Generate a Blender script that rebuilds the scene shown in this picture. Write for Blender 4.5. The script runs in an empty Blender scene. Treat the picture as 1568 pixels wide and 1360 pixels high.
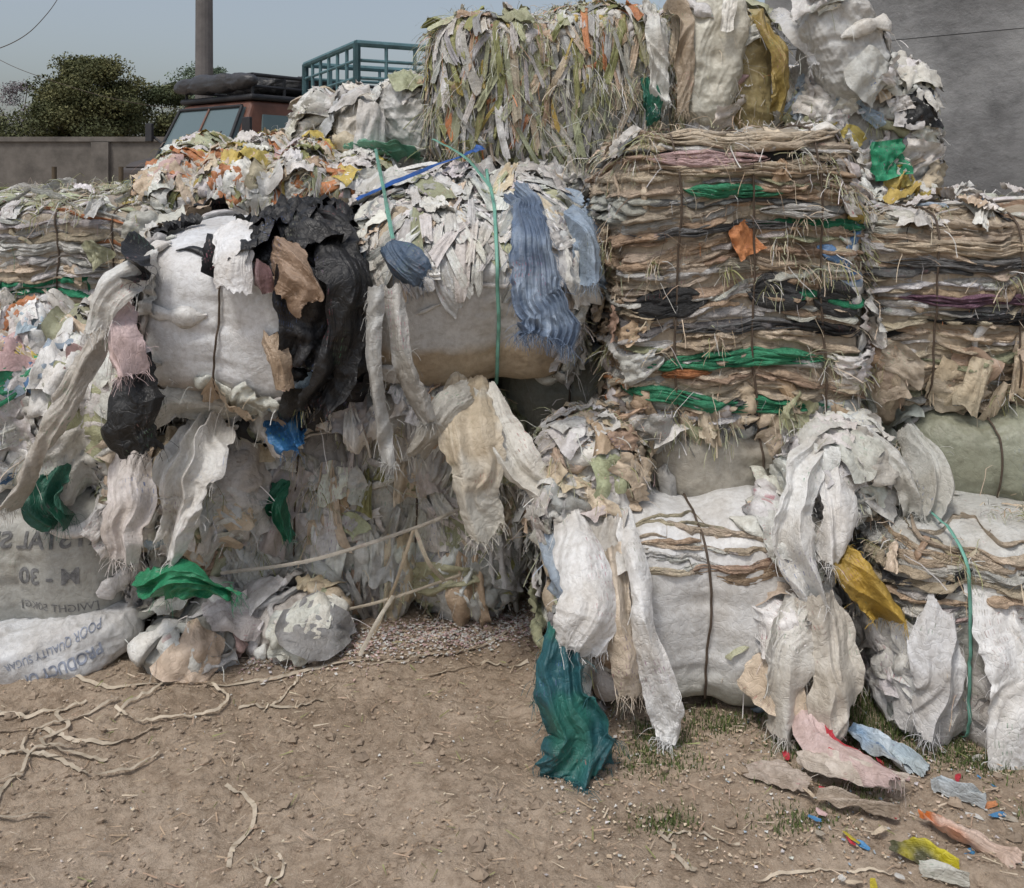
import bpy, math, random
import numpy as np
from mathutils import Vector, Matrix, Euler
rng=np.random.default_rng(11)
random.seed(5)
scene=bpy.context.scene
ROOT=scene.collection

# ---------------------------------------------------------------- noise
def _h(ix,iy,iz,seed):
    h=(ix*374761393+iy*668265263+iz*1274126177+seed*982451653)&0xffffffff
    h=((h^(h>>13))*1103515245)&0xffffffff
    h=((h^(h>>16))*1664525)&0xffffffff
    return ((h^(h>>15))&0xffffff)/float(0xffffff)*2-1
def vn(P,seed=0):
    P=np.asarray(P,float); I=np.floor(P).astype(np.int64); f=P-I; f=f*f*(3-2*f)
    x,y,z=I[...,0],I[...,1],I[...,2]; r=0
    for a in (0,1):
        wa=f[...,0] if a else 1-f[...,0]
        for b in (0,1):
            wb=f[...,1] if b else 1-f[...,1]
            for c in (0,1):
                wc=f[...,2] if c else 1-f[...,2]
                r=r+wa*wb*wc*_h(x+a,y+b,z+c,seed)
    return r
def fbm(P,o=3,seed=0):
    r=0;a=1;t=0
    for i in range(o):
        r=r+a*vn(P*(2.03**i)+i*7.3,seed+i*13); t+=a; a*=.5
    return r/t
def ridge(P,o=3,seed=0):
    r=0;a=1;t=0
    for i in range(o):
        r=r+a*(1-2*np.abs(vn(P*(2.1**i)+i*3.7,seed+i*17))); t+=a; a*=.5
    return r/t
def st(*a): return np.stack(np.broadcast_arrays(*a),-1)
def unit(v): return v/(np.linalg.norm(v,axis=-1,keepdims=True)+1e-9)

# ---------------------------------------------------------------- mesh builder
class MB:
    def __init__(s): s.V=[];s.F=[];s.C=[];s.U=[];s.M=[];s.n=0
    def grids(s,P,C,close=False,mi=0,U=None):
        P=np.asarray(P,float)
        if P.ndim==3: P=P[None]
        N,nv,nu,_=P.shape
        C=np.asarray(C,float)
        if C.ndim==1: C=np.broadcast_to(C,(N,nv,nu,3))
        elif C.ndim==2: C=np.broadcast_to(C[:,None,None,:],(N,nv,nu,3))
        elif C.ndim==3: C=C[None]
        C=np.broadcast_to(C,(N,nv,nu,3))
        if U is None:
            w=np.linalg.norm(P[:,nv//2,-1]-P[:,nv//2,0],axis=-1)+.01
            l=np.linalg.norm(P[:,-1,nu//2]-P[:,0,nu//2],axis=-1)+.01
            uu=np.linspace(0,1,nu)[None,None,:]*w[:,None,None]; vv=np.linspace(0,1,nv)[None,:,None]*l[:,None,None]
            o=rng.uniform(0,30,(N,1,1))
            U=st(uu+o,vv+o*.7)
        idx=np.arange(N*nv*nu).reshape(N,nv,nu)+s.n
        if close: nx=np.roll(idx,-1,axis=2); A=idx[:,:-1,:];B=nx[:,:-1,:];Cc=nx[:,1:,:];D=idx[:,1:,:]
        else: A=idx[:,:-1,:-1];B=idx[:,:-1,1:];Cc=idx[:,1:,1:];D=idx[:,1:,:-1]
        F=np.stack([A,B,Cc,D],-1).reshape(-1,4)
        s.V.append(P.reshape(-1,3)); s.C.append(C.reshape(-1,3)); s.U.append(np.broadcast_to(U,(N,nv,nu,2)).reshape(-1,2))
        s.F.append(F); s.M.append(np.full(len(F),mi)); s.n+=N*nv*nu
    def build(s,name,mats,loc=(0,0,0),rot=None,parent=None,smooth=True):
        V=np.concatenate(s.V);F=np.concatenate(s.F);C=np.concatenate(s.C);U=np.concatenate(s.U);M=np.concatenate(s.M)
        me=bpy.data.meshes.new(name)
        me.vertices.add(len(V)); me.vertices.foreach_set('co',V.ravel().astype(np.float32))
        me.loops.add(F.size); me.loops.foreach_set('vertex_index',F.ravel().astype(np.int32))
        me.polygons.add(len(F)); me.polygons.foreach_set('loop_start',(np.arange(len(F))*4).astype(np.int32))
        for m in mats: me.materials.append(m)
        me.polygons.foreach_set('material_index',M.astype(np.int32))
        me.update(calc_edges=True)
        me.polygons.foreach_set('use_smooth',np.full(len(F),smooth))
        at=me.attributes.new('Col','FLOAT_COLOR','POINT')
        at.data.foreach_set('color',np.concatenate([np.clip(C,0,1),np.ones((len(C),1))],1).ravel().astype(np.float32))
        uv=me.uv_layers.new(name='UVMap'); uv.data.foreach_set('uv',U[F.ravel()].ravel().astype(np.float32))
        me.update()
        ob=bpy.data.objects.new(name,me); ob.location=loc
        if rot is not None: ob.rotation_euler=rot
        ROOT.objects.link(ob)
        if parent: ob.parent=parent
        return ob

# ---------------------------------------------------------------- materials
def newmat(name):
    m=bpy.data.materials.new(name); m.use_nodes=True; nt=m.node_tree
    b=nt.nodes['Principled BSDF']; return m,nt,b
def N(nt,t,**k):
    n=nt.nodes.new(t)
    for a,v in k.items(): setattr(n,a,v)
    return n
def ramp(nt,fac,stops):
    r=N(nt,'ShaderNodeValToRGB'); cr=r.color_ramp
    while len(cr.elements)<len(stops): cr.elements.new(.5)
    for e,(p,c) in zip(cr.elements,stops): e.position=p; e.color=(*c,1) if len(c)==3 else c
    nt.links.new(fac,r.inputs[0]); return r.outputs[0]
def noise(nt,vec,scale,detail=4,rough=.55,dist=0):
    n=N(nt,'ShaderNodeTexNoise'); n.inputs['Scale'].default_value=scale; n.inputs['Detail'].default_value=detail
    n.inputs['Roughness'].default_value=rough; n.inputs['Distortion'].default_value=dist
    nt.links.new(vec,n.inputs['Vector']); return n.outputs['Fac']
def mix(nt,fac,a,b,mode='MIX'):
    m=N(nt,'ShaderNodeMix',data_type='RGBA',blend_type=mode)
    for s,i in ((fac,0),(a,6),(b,7)):
        if hasattr(s,'links'): nt.links.new(s,m.inputs[i])
        else: m.inputs[i].default_value=s if i==0 else (*s,1)
    return m.outputs[2]
def math_(nt,op,a,b=0):
    m=N(nt,'ShaderNodeMath',operation=op)
    for s,i in ((a,0),(b,1)):
        if hasattr(s,'links'): nt.links.new(s,m.inputs[i])
        else: m.inputs[i].default_value=s
    return m.outputs[0]
def plastic(name,rough=.45,bump=.6,dirt=.55,prints=.8,spec=.5,dist=.009,strat=0):
    m,nt,b=newmat(name); L=nt.links
    tc=N(nt,'ShaderNodeTexCoord'); ob=tc.outputs['Object']; uv=tc.outputs['UV']
    at=N(nt,'ShaderNodeAttribute',attribute_name='Col')
    col=at.outputs['Color']
    if prints>0:
        br=N(nt,'ShaderNodeTexBrick'); br.inputs['Scale'].default_value=38; br.inputs['Mortar Size'].default_value=.16
        br.inputs['Brick Width'].default_value=.42; br.inputs['Row Height'].default_value=.8
        br.inputs['Color1'].default_value=(1,1,1,1); br.inputs['Color2'].default_value=(0,0,0,1); br.inputs['Mortar'].default_value=(0,0,0,1)
        L.new(uv,br.inputs['Vector'])
        big=noise(nt,uv,5,2); gate=ramp(nt,big,[(.54,(0,0,0)),(.60,(1,1,1))])
        fade=noise(nt,uv,60,2); fade=ramp(nt,fade,[(.38,(0,0,0)),(.58,(1,1,1))])
        k=math_(nt,'MULTIPLY',math_(nt,'MULTIPLY',br.outputs['Color'],gate),math_(nt,'MULTIPLY',fade,prints))
        ink=ramp(nt,noise(nt,uv,1.7,1),[(.35,(.08,.16,.4)),(.45,(.45,.08,.1)),(.55,(.08,.3,.16)),(.65,(.5,.2,.25))])
        col=mix(nt,k,col,ink)
    d1=noise(nt,ob,4.2,7,.62); d1=ramp(nt,d1,[(.43,(0,0,0)),(.72,(1,1,1))])
    col=mix(nt,math_(nt,'MULTIPLY',d1,dirt),col,(.52,.43,.32),'MULTIPLY')
    d3=noise(nt,ob,15,6,.7); d3=ramp(nt,d3,[(.55,(0,0,0)),(.75,(1,1,1))])
    col=mix(nt,math_(nt,'MULTIPLY',d3,dirt*.8),col,(.46,.41,.34),'MULTIPLY')
    d2=noise(nt,ob,45,4,.65); d2=ramp(nt,d2,[(.3,(.68,.66,.63)),(.6,(1,1,1))])
    col=mix(nt,.7,col,d2,'MULTIPLY')
    L.new(col,b.inputs['Base Color'])
    n1=N(nt,'ShaderNodeTexNoise'); n1.inputs['Scale'].default_value=24; n1.inputs['Detail'].default_value=6; n1.inputs['Distortion'].default_value=1.2
    L.new(ob,n1.inputs['Vector'])
    n2=N(nt,'ShaderNodeTexVoronoi',feature='DISTANCE_TO_EDGE'); n2.inputs['Scale'].default_value=30
    wn=N(nt,'ShaderNodeTexNoise'); wn.inputs['Scale'].default_value=14; L.new(ob,wn.inputs['Vector'])
    wm=N(nt,'ShaderNodeVectorMath',operation='MULTIPLY_ADD'); L.new(wn.outputs['Color'],wm.inputs[0]); wm.inputs[1].default_value=(.14,.14,.14); L.new(ob,wm.inputs[2]); L.new(wm.outputs[0],n2.inputs['Vector'])
    crease=ramp(nt,n2.outputs['Distance'],[(0,(0,0,0)),(.10,(.8,.8,.8)),(.4,(1,1,1))])
    wv=N(nt,'ShaderNodeTexWave',wave_type='BANDS'); wv.inputs['Scale'].default_value=90; wv.inputs['Distortion'].default_value=2
    L.new(uv,wv.inputs['Vector'])
    hgt=math_(nt,'ADD',n1.outputs['Fac'],math_(nt,'MULTIPLY',wv.outputs['Fac'],.08))
    hgt=math_(nt,'ADD',hgt,math_(nt,'MULTIPLY',crease,.22))
    if strat:   # fine horizontal pleats of cloth pressed into layers
        mp=N(nt,'ShaderNodeMapping'); mp.inputs['Scale'].default_value=(9,9,95)
        wa=N(nt,'ShaderNodeVectorMath',operation='MULTIPLY_ADD'); L.new(wn.outputs['Color'],wa.inputs[0]); wa.inputs[1].default_value=(0,0,.05); L.new(ob,wa.inputs[2])
        L.new(wa.outputs[0],mp.inputs[0]); ns=noise(nt,mp.outputs[0],1.6,4,.6)
        rid=math_(nt,'ABSOLUTE',math_(nt,'SUBTRACT',ns,.5)); hgt=math_(nt,'SUBTRACT',hgt,math_(nt,'MULTIPLY',rid,strat))
    bp=N(nt,'ShaderNodeBump'); bp.inputs['Strength'].default_value=bump; bp.inputs['Distance'].default_value=dist
    L.new(hgt,bp.inputs['Height']); L.new(bp.outputs[0],b.inputs['Normal'])
    b.inputs['Roughness'].default_value=rough; b.inputs['Specular IOR Level'].default_value=spec
    return m
M_W=plastic('woven_polypropylene')
M_FOLD=plastic('folded_sack_edges',.55,.85,.45,.3,strat=4.5)
M_WRAP=plastic('stretched_sack',.42,.45,.45,.15,dist=.007)
M_THR=plastic('frayed_thread',.7,0,.2,0)
def flat(name,col,rough=.6,metal=0,var=.3,scale=8,bump=.2):
    m,nt,b=newmat(name); tc=N(nt,'ShaderNodeTexCoord'); o=tc.outputs['Object']
    f=noise(nt,o,scale,6,.65)
    c=ramp(nt,f,[(.3,tuple(x*(1-var) for x in col)),(.7,tuple(min(1,x*(1+var)) for x in col))])
    nt.links.new(c,b.inputs['Base Color']); b.inputs['Roughness'].default_value=rough; b.inputs['Metallic'].default_value=metal
    bp=N(nt,'ShaderNodeBump'); bp.inputs['Strength'].default_value=bump; bp.inputs['Distance'].default_value=.02
    nt.links.new(noise(nt,o,scale*5,5),bp.inputs['Height']); nt.links.new(bp.outputs[0],b.inputs['Normal'])
    return m
M_WIRE=flat('baling_twine',(.085,.06,.042),.7,scale=60)
M_GSTRAP=flat('green_strap',(.16,.38,.30),.45)

# ---------------------------------------------------------------- palettes (linear)
W=(.79,.78,.75);W2=(.65,.64,.61);G=(.44,.445,.44);CR=(.68,.57,.43);TN=(.54,.40,.28);PG=(.47,.49,.32);GR=(.03,.30,.15);BL=(.12,.24,.46)
LB_=(.42,.52,.62);BK=(.018,.018,.019);OR=(.62,.26,.11);YE=(.60,.47,.13);PK=(.65,.46,.45);OL=(.34,.35,.15);DG=(.17,.17,.17);TE=(.04,.18,.2)
def pal(**k):
    g=globals(); cs=[];w=[]
    for n,v in k.items(): cs.append(g[n]); w.append(v)
    return np.array(cs),np.array(w,float)/sum(w)
def pick(p,n):
    c=p[0][rng.choice(len(p[0]),n,p=p[1])]
    c=c*rng.uniform(.75,1.08,(n,1))*(1+rng.normal(0,.02,(n,3)))
    return np.clip(c,.008,.84)
P_WH=pal(W=8,W2=5,G=1.3,CR=1.6,PG=.6,PK=.25,LB_=.25,TN=.3)
P_TAN=pal(CR=8,TN=4,W2=4,W=2.5,PG=1.4,G=.7,DG=.6,BK=.3,GR=.05,OR=.12)
P_TAN2=pal(CR=8,TN=3.5,W2=4,W=2.6,PG=.5,DG=.6,BK=.4,BL=.12,PK=.25,OR=.1)
P_SHR=pal(W2=5,W=1.2,G=3.6,OL=3.2,PG=3.6,OR=1,TN=1.6,CR=2,YE=.6)
P_ORG=pal(W=6,W2=4,CR=4,OR=1.5,YE=1.3,OL=1.2,PG=1.8,PK=.5,TN=1)
P_COL=pal(W=9,W2=5,G=.8,PG=1.2,LB_=.9,YE=.7,BL=.3,CR=1.8,GR=.25,PK=.35,BK=.25,OR=.15)
P_GR=pal(G=3,W2=4,W=2,DG=1,TN=.5,LB_=.4,PG=.6)
P_GRN=pal(PG=4,W2=2,OL=2.5,CR=3,W=1)

# ---------------------------------------------------------------- bale
class Bale:
    cnt=0
    def __init__(s,name,c,h,rot=(0,0,0),p=5,straps=(-.45,.05,.5),seed=None,dent=.025,warp=.045,wr=.010):
        Bale.cnt+=1; s.name=name;s.c=np.array(c);s.h=np.array(h,float);s.p=p;s.rot=tuple(math.radians(a) for a in rot)
        s.seed=seed or Bale.cnt*31; s.mb=MB(); s.st=[x*h[0] for x in straps]; s.dent=dent;s.w=warp;s.wr=wr
        s.R=np.array(Euler(s.rot).to_matrix()); s.g=s.R.T@np.array([0,0,-1.])
    def pin(s,x):
        r=0
        for a in s.st: r=r+np.exp(-((x-a)/.035)**2)
        return np.clip(r,0,1)
    def proj(s,Q):
        q=Q/s.h; r=(np.abs(q)**s.p).sum(-1,keepdims=True)**(1/s.p)+1e-9; q=q/r
        n=np.sign(q)*np.abs(q)**(s.p-1)/s.h; n/=np.linalg.norm(n,axis=-1,keepdims=True)+1e-9
        return q*s.h,n
    def disp(s,S):
        x,y,z=S[...,0],S[...,1],S[...,2]
        wx=.25*fbm(st(x*3,y*3,z*3)+s.seed,2,s.seed+9)
        d=s.wr*ridge(st(x*8+wx*4,y*8,z*2.6+wx*3)+s.seed,4,s.seed)+s.wr*.7*ridge(st(x*5+z*9,y*5,z*9-x*6)+s.seed,3,s.seed+5)
        b=0
        for a in s.st:
            b=b+np.exp(-((x-a)/.09)**2)
            d=d+.008*np.exp(-((x-a)/.10)**2)*vn(st(z*26+s.seed,y*26,np.sign(x-a)*3),s.seed+3)
        return d-s.dent*np.clip(b,0,1)
    def place(s,S,n,off):
        Pp=S+n*(off+s.disp(S))[...,None]
        sd=s.seed*.37
        wv=np.stack([fbm(Pp*1.7+sd,2,s.seed+i) for i in range(3)],-1)*s.w
        return Pp+wv
    def core(s,col,n=56,mi=0,colfn=None):
        t=np.linspace(-1,1,n); t=np.sign(t)*np.abs(t)**.85
        A,B=np.meshgrid(t,t); O=np.ones_like(A)
        Ps=[]
        for f in ((A,-O,B),(B,O,A),(-O,B,A),(O,A,B),(A,B,O),(B,A,-O)):
            Ps.append(np.stack(f,-1)*s.h)
        Q=np.stack(Ps); S,nn=s.proj(Q); P=s.place(S,nn,np.zeros(S.shape[:-1]))
        C=np.broadcast_to(np.array(col),P.shape)
        if colfn is not None: C=colfn(S,nn,C.copy())
        v=fbm(S*3+s.seed,3,3)[...,None]
        s.mb.grids(P,C*(1+.10*v),mi=mi)
    def centers(s,n,region):
        ar=np.array([s.h[1]*s.h[2]]*2+[s.h[0]*s.h[2]]*2+[s.h[0]*s.h[1]]*2)
        out=[]
        tot=0
        while tot<n:
            k=n*3; f=rng.choice(6,k,p=ar/ar.sum()); c=rng.uniform(-1,1,(k,3)); c[np.arange(k),f//2]=np.where(f%2,1,-1)
            S,nn=s.proj(c*s.h); ok=(nn[:,1]<.45)&(nn[:,2]>-.75)
            if region is not None: ok&=region(S/s.h,nn)
            out.append(S[ok]); tot+=ok.sum()
            if tot==0 and len(out)>20: break
        return np.concatenate(out)[:n]
    def frame(s,c,spread):
        n=len(c); S,nn=s.proj(c)
        g=s.g-nn*(nn@s.g)[:,None]; g+=rng.normal(0,.05,g.shape); g-=nn*(g*nn).sum(1,keepdims=True); g=unit(g)
        t=np.cross(nn,g); a=rng.normal(0,spread,n)[:,None]
        d=np.cos(a)*g+np.sin(a)*t; e=np.cross(nn,d); return nn,d,e
    def patches(s,n,p,size=(.08,.2),aspect=(.5,1.3),spread=1.2,lift=(.0,.04),cr=.12,region=None,res=14,base=(.004,.03),mi=0,droop=.4,fan=.5):
        if n<=0: return
        c=s.centers(n,region); n=len(c); nn,d,e=s.frame(c,spread)
        l=rng.uniform(*size,n); w=l*rng.uniform(*aspect,n)
        v=np.linspace(-.5,.5,res)[None,:,None]; u=np.linspace(-.5,.5,res)[None,None,:]
        sd=rng.uniform(0,500,n)[:,None,None]
        q=st(u*2.2+sd,v*2.2+0*sd,0*u+0*v+sd*.3)
        fn=rng.uniform(0,fan*1.4,n)[:,None,None]*(rng.random(n)<.7)[:,None,None]
        shape=1-fn*(.5-v)*.9
        uu=u*shape*(1+.28*fbm(st(v*2+sd,sd+(u>0)*5.,v*0+2),2,3))+.22*vn(st(v*1.6+sd,sd*.7+0*v,0*v),8)
        vv=v*(1+.25*fbm(st(u*2.5+sd,sd+(v>0)*9.,u*0+4),2,4))+.12*vn(st(u*2+sd,0*u+sd*.3,0*u),6)
        pos=c[:,None,None]+e[:,None,None]*(uu*w[:,None,None])[...,None]+d[:,None,None]*(vv*l[:,None,None])[...,None]
        S2,n2=s.proj(pos)
        lf=rng.uniform(*lift,n)[:,None,None]*((v+.5)**1.6)
        bs=rng.uniform(*base,n)[:,None,None]
        wx=.5*vn(q*1.1+9,3)
        fold=ridge(st(u*4.5+wx*2+sd,v*1.0+wx+0*sd,sd*.5+0*u*v),2,7)
        crn=(fold*.65+ridge(q*2.2,2,2)*.35+fbm(q*3.5,2,9)*.3)*cr*np.minimum(l,w*1.6)[:,None,None]
        off=bs+lf+crn+np.abs(crn)*.5
        off=np.maximum(off,.002)*(1-.75*s.pin(S2[...,0]))
        P=s.place(S2,n2,off)+s.g*(lf*droop)[...,None]
        s.mb.grids(P,pick(p,n)[:,None,None]*(.97+.16*np.clip(fold,-1,.6))[...,None],mi=mi)
    def bundles(s,n,p,ln=(.12,.35),wd=(.012,.04),spread=1.4,region=None,mi=0,nv=20,nu=13,off=.006,flat_=.5,wander=.35):
        c=s.centers(n,region); n=len(c); nn,d,e=s.frame(c,spread); l=rng.uniform(*ln,n)[:,None]; w=rng.uniform(*wd,n)[:,None,None]
        cur=c-d*l*.5; dd=d; pts=[];nrm=[]
        for k in range(nv):
            S,n2=s.proj(cur); pts.append(S); nrm.append(n2); dd=dd+rng.normal(0,wander*.5,(n,3)); dd-=n2*(dd*n2).sum(1,keepdims=True); dd=unit(dd); cur=S+dd*l/nv
        C=np.stack(pts,1); Nn=np.stack(nrm,1); T=unit(np.gradient(C,axis=1)); E=unit(np.cross(Nn,T))
        a=np.linspace(0,2*np.pi,nu+1)[:-1][None,None,:]; v=np.linspace(0,1,nv)[None,:,None]; sd=rng.uniform(0,300,n)[:,None,None]
        rad=w*(.35+.75*np.abs(vn(st(v*3.2+sd,sd+0*v,0*v+sd*0),3))+.35*rng.random((n,1,1)))*(np.clip(np.minimum(v,1-v)*7,0.12,1)**.7)
        pl=1+.6*ridge(st(np.cos(a)*2.4+sd,np.sin(a)*2.4+0*sd,v*2.2+sd*.3),2,5)+.15*fbm(st(a*2+sd,v*9+0*a,0*a*v),1,2)
        R_=rad*pl
        base=off+rad*flat_*.75
        P0=s.place(C,Nn,np.zeros(C.shape[:-1]))
        pinv=(1-.6*s.pin(C[...,0]))[...,None]
        P=P0[:,:,None]+E[:,:,None]*(np.cos(a)*R_)[...,None]+Nn[:,:,None]*((np.sin(a)*R_*flat_+base)*pinv)[...,None]
        col=pick(p,n)[:,None,None]*(.95+.2*np.clip(pl-1,-.5,.3))[...,None]
        s.mb.grids(P,col,close=True,mi=mi)
    def layers(s,z0,z1,pitch,p,prot=(.001,.034),seg=(.12,.55),mi=1):
        ph=np.radians(np.linspace(-158,158,1200)); ex,ey=np.sin(ph),-np.cos(ph)
        r=(np.abs(ex)**s.p+np.abs(ey)**s.p)**(-1/s.p); cx=ex*r*s.h[0];cy=ey*r*s.h[1]
        L=np.concatenate([[0],np.cumsum(np.hypot(np.diff(cx),np.diff(cy)))])
        nu=int(L[-1]/.008); t=np.linspace(0,L[-1],nu); X=np.interp(t,L,cx);Y=np.interp(t,L,cy)
        zs=[];z=z0
        while z<z1: zs.append(z); z+=pitch*rng.uniform(.5,1.5)
        K=len(zs); zs=np.array(zs); PR=np.zeros((K,nu));TH=np.zeros((K,nu));C=np.zeros((K,nu,3));DZ=np.zeros((K,nu))
        for k in range(K):
            x=-rng.uniform(0,.3)
            while x<L[-1]:
                ln=rng.uniform(*seg)*(2.0 if rng.random()<.2 else 1); m=(t>=x)&(t<x+ln)
                if m.any():
                    tm=t[m]; tp=np.clip(np.minimum(tm-x,x+ln-tm)/.05,0,1)**.8
                    PR[k,m]=rng.uniform(*prot)*(.2+.8*tp); TH[k,m]=pitch*rng.uniform(.9,2.3)*(.45+.55*tp)
                    C[k,m]=pick(p,1)[0] if (k==0 or rng.random()<.6) else C[k-1,np.argmax(m)]*rng.uniform(.9,1.05); DZ[k,m]=rng.normal(0,pitch*.4)+rng.normal(0,.09)*(tm-x-ln/2)
                x+=ln
        T2,Z2=np.meshgrid(t,zs)
        PR*=1+1.0*fbm(st(T2*20,Z2*60,Z2*0+s.seed),3,5); PR+=.020*fbm(st(T2*6,Z2*9,0*Z2+3),2,8)+.007*ridge(st(T2*38,Z2*80,0*Z2+5),2,18)
        PR=PR*(1-.8*s.pin(np.broadcast_to(X,PR.shape)))
        ZC=Z2+DZ+.035*fbm(st(T2*2.4,Z2*3,Z2*0),2,s.seed)+.014*fbm(st(T2*11,Z2*30,Z2*0),3,6)
        TH*=1+.7*fbm(st(T2*18,Z2*40,0*Z2+1),3,12); PR=np.clip(PR,-.004,.08)
        ps=np.radians(np.linspace(-95,95,15))[None,:,None]
        Rz=np.clip(1-np.abs(np.clip(ZC/s.h[2],-.995,.995))**s.p,0.02,1)**(1/s.p)
        prof=np.cos(ps)**2*.5+np.abs(np.cos(ps))*.5
        sub=.0085*ridge(st(T2[:,None]*8+0*ps,ps*3.6+T2[:,None]*4,Z2[:,None]*40+0*ps),2,31)*np.cos(ps)
        asym=.35*TH[:,None,:]*vn(st(T2[:,None]*10+0*ps,Z2[:,None]*50+0*ps,0*ps*T2[:,None]),44)*np.cos(ps)
        Q=st((X*Rz)[:,None,:]+0*ps,(Y*Rz)[:,None,:]+0*ps,ZC[:,None,:]+TH[:,None,:]*.5*np.sin(ps)-PR[:,None,:]*.3*prof+asym)
        _,nn=s.proj(np.stack([X*Rz,Y*Rz,ZC],-1)); nn=nn*np.array([1,1,.35]); nn=nn/np.linalg.norm(nn,axis=-1,keepdims=True); nn=nn[:,None]+0*Q
        off=PR[:,None,:]*prof-.004+sub
        P=s.place(Q,nn,off)
        Cc=np.broadcast_to(C[:,None],P.shape)*(.9+.1*np.cos(ps))[...,None]
        s.mb.grids(P,Cc,mi=mi)
    def band(s,z,xa,xb,th,prot,col,slope=0,mi=1):
        "a sack folded flat inside the stack: several thin overlapping pleats"
        sd0=rng.uniform(0,99)
        for j in range(4):
            a_=xa+rng.uniform(0,.12)*(xb-xa)*(j>0); b_=xb-rng.uniform(0,.15)*(xb-xa)*(j>0)
            nu=int((b_-a_)*s.h[0]/.005)+6; x=np.linspace(a_,b_,nu)*s.h[0]; u=np.linspace(-1,1,nu)
            sd=sd0+j*7; ps=np.radians(np.linspace(-95,95,13))[:,None]
            env=np.clip(1-u**2,0,1)**.45*(.8+.6*fbm(st(x*9+sd,x*0+8,x*0),2,13))
            thk=th*.48*env*(1+.6*fbm(st(x*14+sd,x*0,x*0),3,3))
            zc=z*s.h[2]+(j-1.5)*th*.24*np.clip(1-u**2,0,1)**.5+slope*u+.02*fbm(st(x*6+sd0,x*0+1,x*0),3,4)+.006*fbm(st(x*16+sd,x*0+1,x*0),2,9)
            pr=(prot*rng.uniform(.5,.95)*env*(1+.8*fbm(st(x*20+sd,x*0+4,x*0),3,5)))*(1-.6*s.pin(x))+.008
            y=-s.h[1]*(np.clip(1-np.abs(x/s.h[0])**s.p-np.abs(zc/s.h[2])**s.p,.02,1))**(1/s.p)
            Q=st(x[None]+0*ps,y[None]+0*ps,zc[None]+thk[None]*.5*np.sin(ps)); nn=st(0*ps*x,-1+0*ps*x,0*ps*x)
            cr=.010*ridge(st(x[None]*12+sd+ps*.8,ps*2.4+0*x[None],0*ps*x),3,2)
            s.mb.grids(s.place(Q,nn,pr[None]*np.abs(np.cos(ps))+.006+cr*np.cos(ps)),np.array(col)*rng.uniform(.75,1.2),mi=mi)
    def threads(s,n,p,ln=(.04,.16),region=None,mi=2,wid=.0014):
        c=s.centers(n,region); n=len(c); S,nn=s.proj(c); P0=s.place(S,nn,rng.uniform(.01,.035,n))
        d=nn*rng.uniform(.1,.6,(n,1))+rng.normal(0,.5,(n,3)); g=s.g[None]
        l=rng.uniform(*ln,n)[:,None]; pts=[];cur=P0
        for k in range(6):
            pts.append(cur); d=d+g*.45+rng.normal(0,.28,(n,3)); dn=d/(np.linalg.norm(d,axis=1,keepdims=True)); cur=cur+dn*l/5
        P=np.stack(pts,1)[:,:,None,:]; sd=rng.normal(0,1,(n,1,1,3)); sd/=np.linalg.norm(sd,axis=-1,keepdims=True)
        wv=rng.uniform(.4,1.4,(n,1,1,1))*wid
        P=np.concatenate([P-sd*wv,P+sd*wv],2); s.mb.grids(P,pick(p,n),mi=mi)
    def tufts(s,k,per,p,ln=(.04,.12),region=None):
        c=s.centers(k,region); c=np.repeat(c,per,0)+rng.normal(0,.018,(len(c)*per,3)); old=s.centers; s.centers=lambda n,r:c; s.threads(len(c),p,ln); s.centers=old
    def ring(s,x0,mat,r=.0042,flatw=None,off=.006):
        th=np.linspace(0,2*np.pi,140,endpoint=False); e=st(np.cos(th),np.sin(th)); rr=(np.abs(e)**s.p).sum(-1)**(-1/s.p)*(1-abs(x0/s.h[0])**s.p)**(1/s.p)
        Q=np.zeros((len(th),3)); Q[:,0]=x0+.006*vn(st(th*2,th*0,th*0+x0*9),4); Q[:,1]=e[:,0]*rr*s.h[1]; Q[:,2]=e[:,1]*rr*s.h[2]
        S,nn=s.proj(Q); C0=s.place(S,nn,np.full(len(th),off)); ax=np.array([1.,0,0])
        k=np.linspace(0,2*np.pi,7)[:-1]; w=flatw or r; h=.0015 if flatw else r
        P=C0[:,None]+ax*(np.cos(k)*w)[None,:,None]+nn[:,None]*(np.sin(k)*h)[None,:,None]
        P=np.concatenate([P,P[:1]],0)
        m=MB(); m.grids(P,np.array((.1,.1,.1)),close=True); s.rings.append((m,mat))
    rings=None
    def finish(s,straps=True,mat=None,flatw=None,mats=None,off=.007):
        s.rings=[]
        if straps:
            for a in s.st: s.ring(a,mat or M_WIRE,flatw=flatw,off=off)
        ob=s.mb.build(s.name,mats or [M_W,M_FOLD,M_THR,M_WRAP],loc=s.c,rot=s.rot)
        for i,(m,mt) in enumerate(s.rings): m.build('strap',[mt],parent=ob)
        s.ob=ob; return ob
front=lambda q,n:(n[:,1]<-.3)
messy=lambda q,n:(np.abs(q[:,0])>.72)|(q[:,2]>.8)

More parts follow.
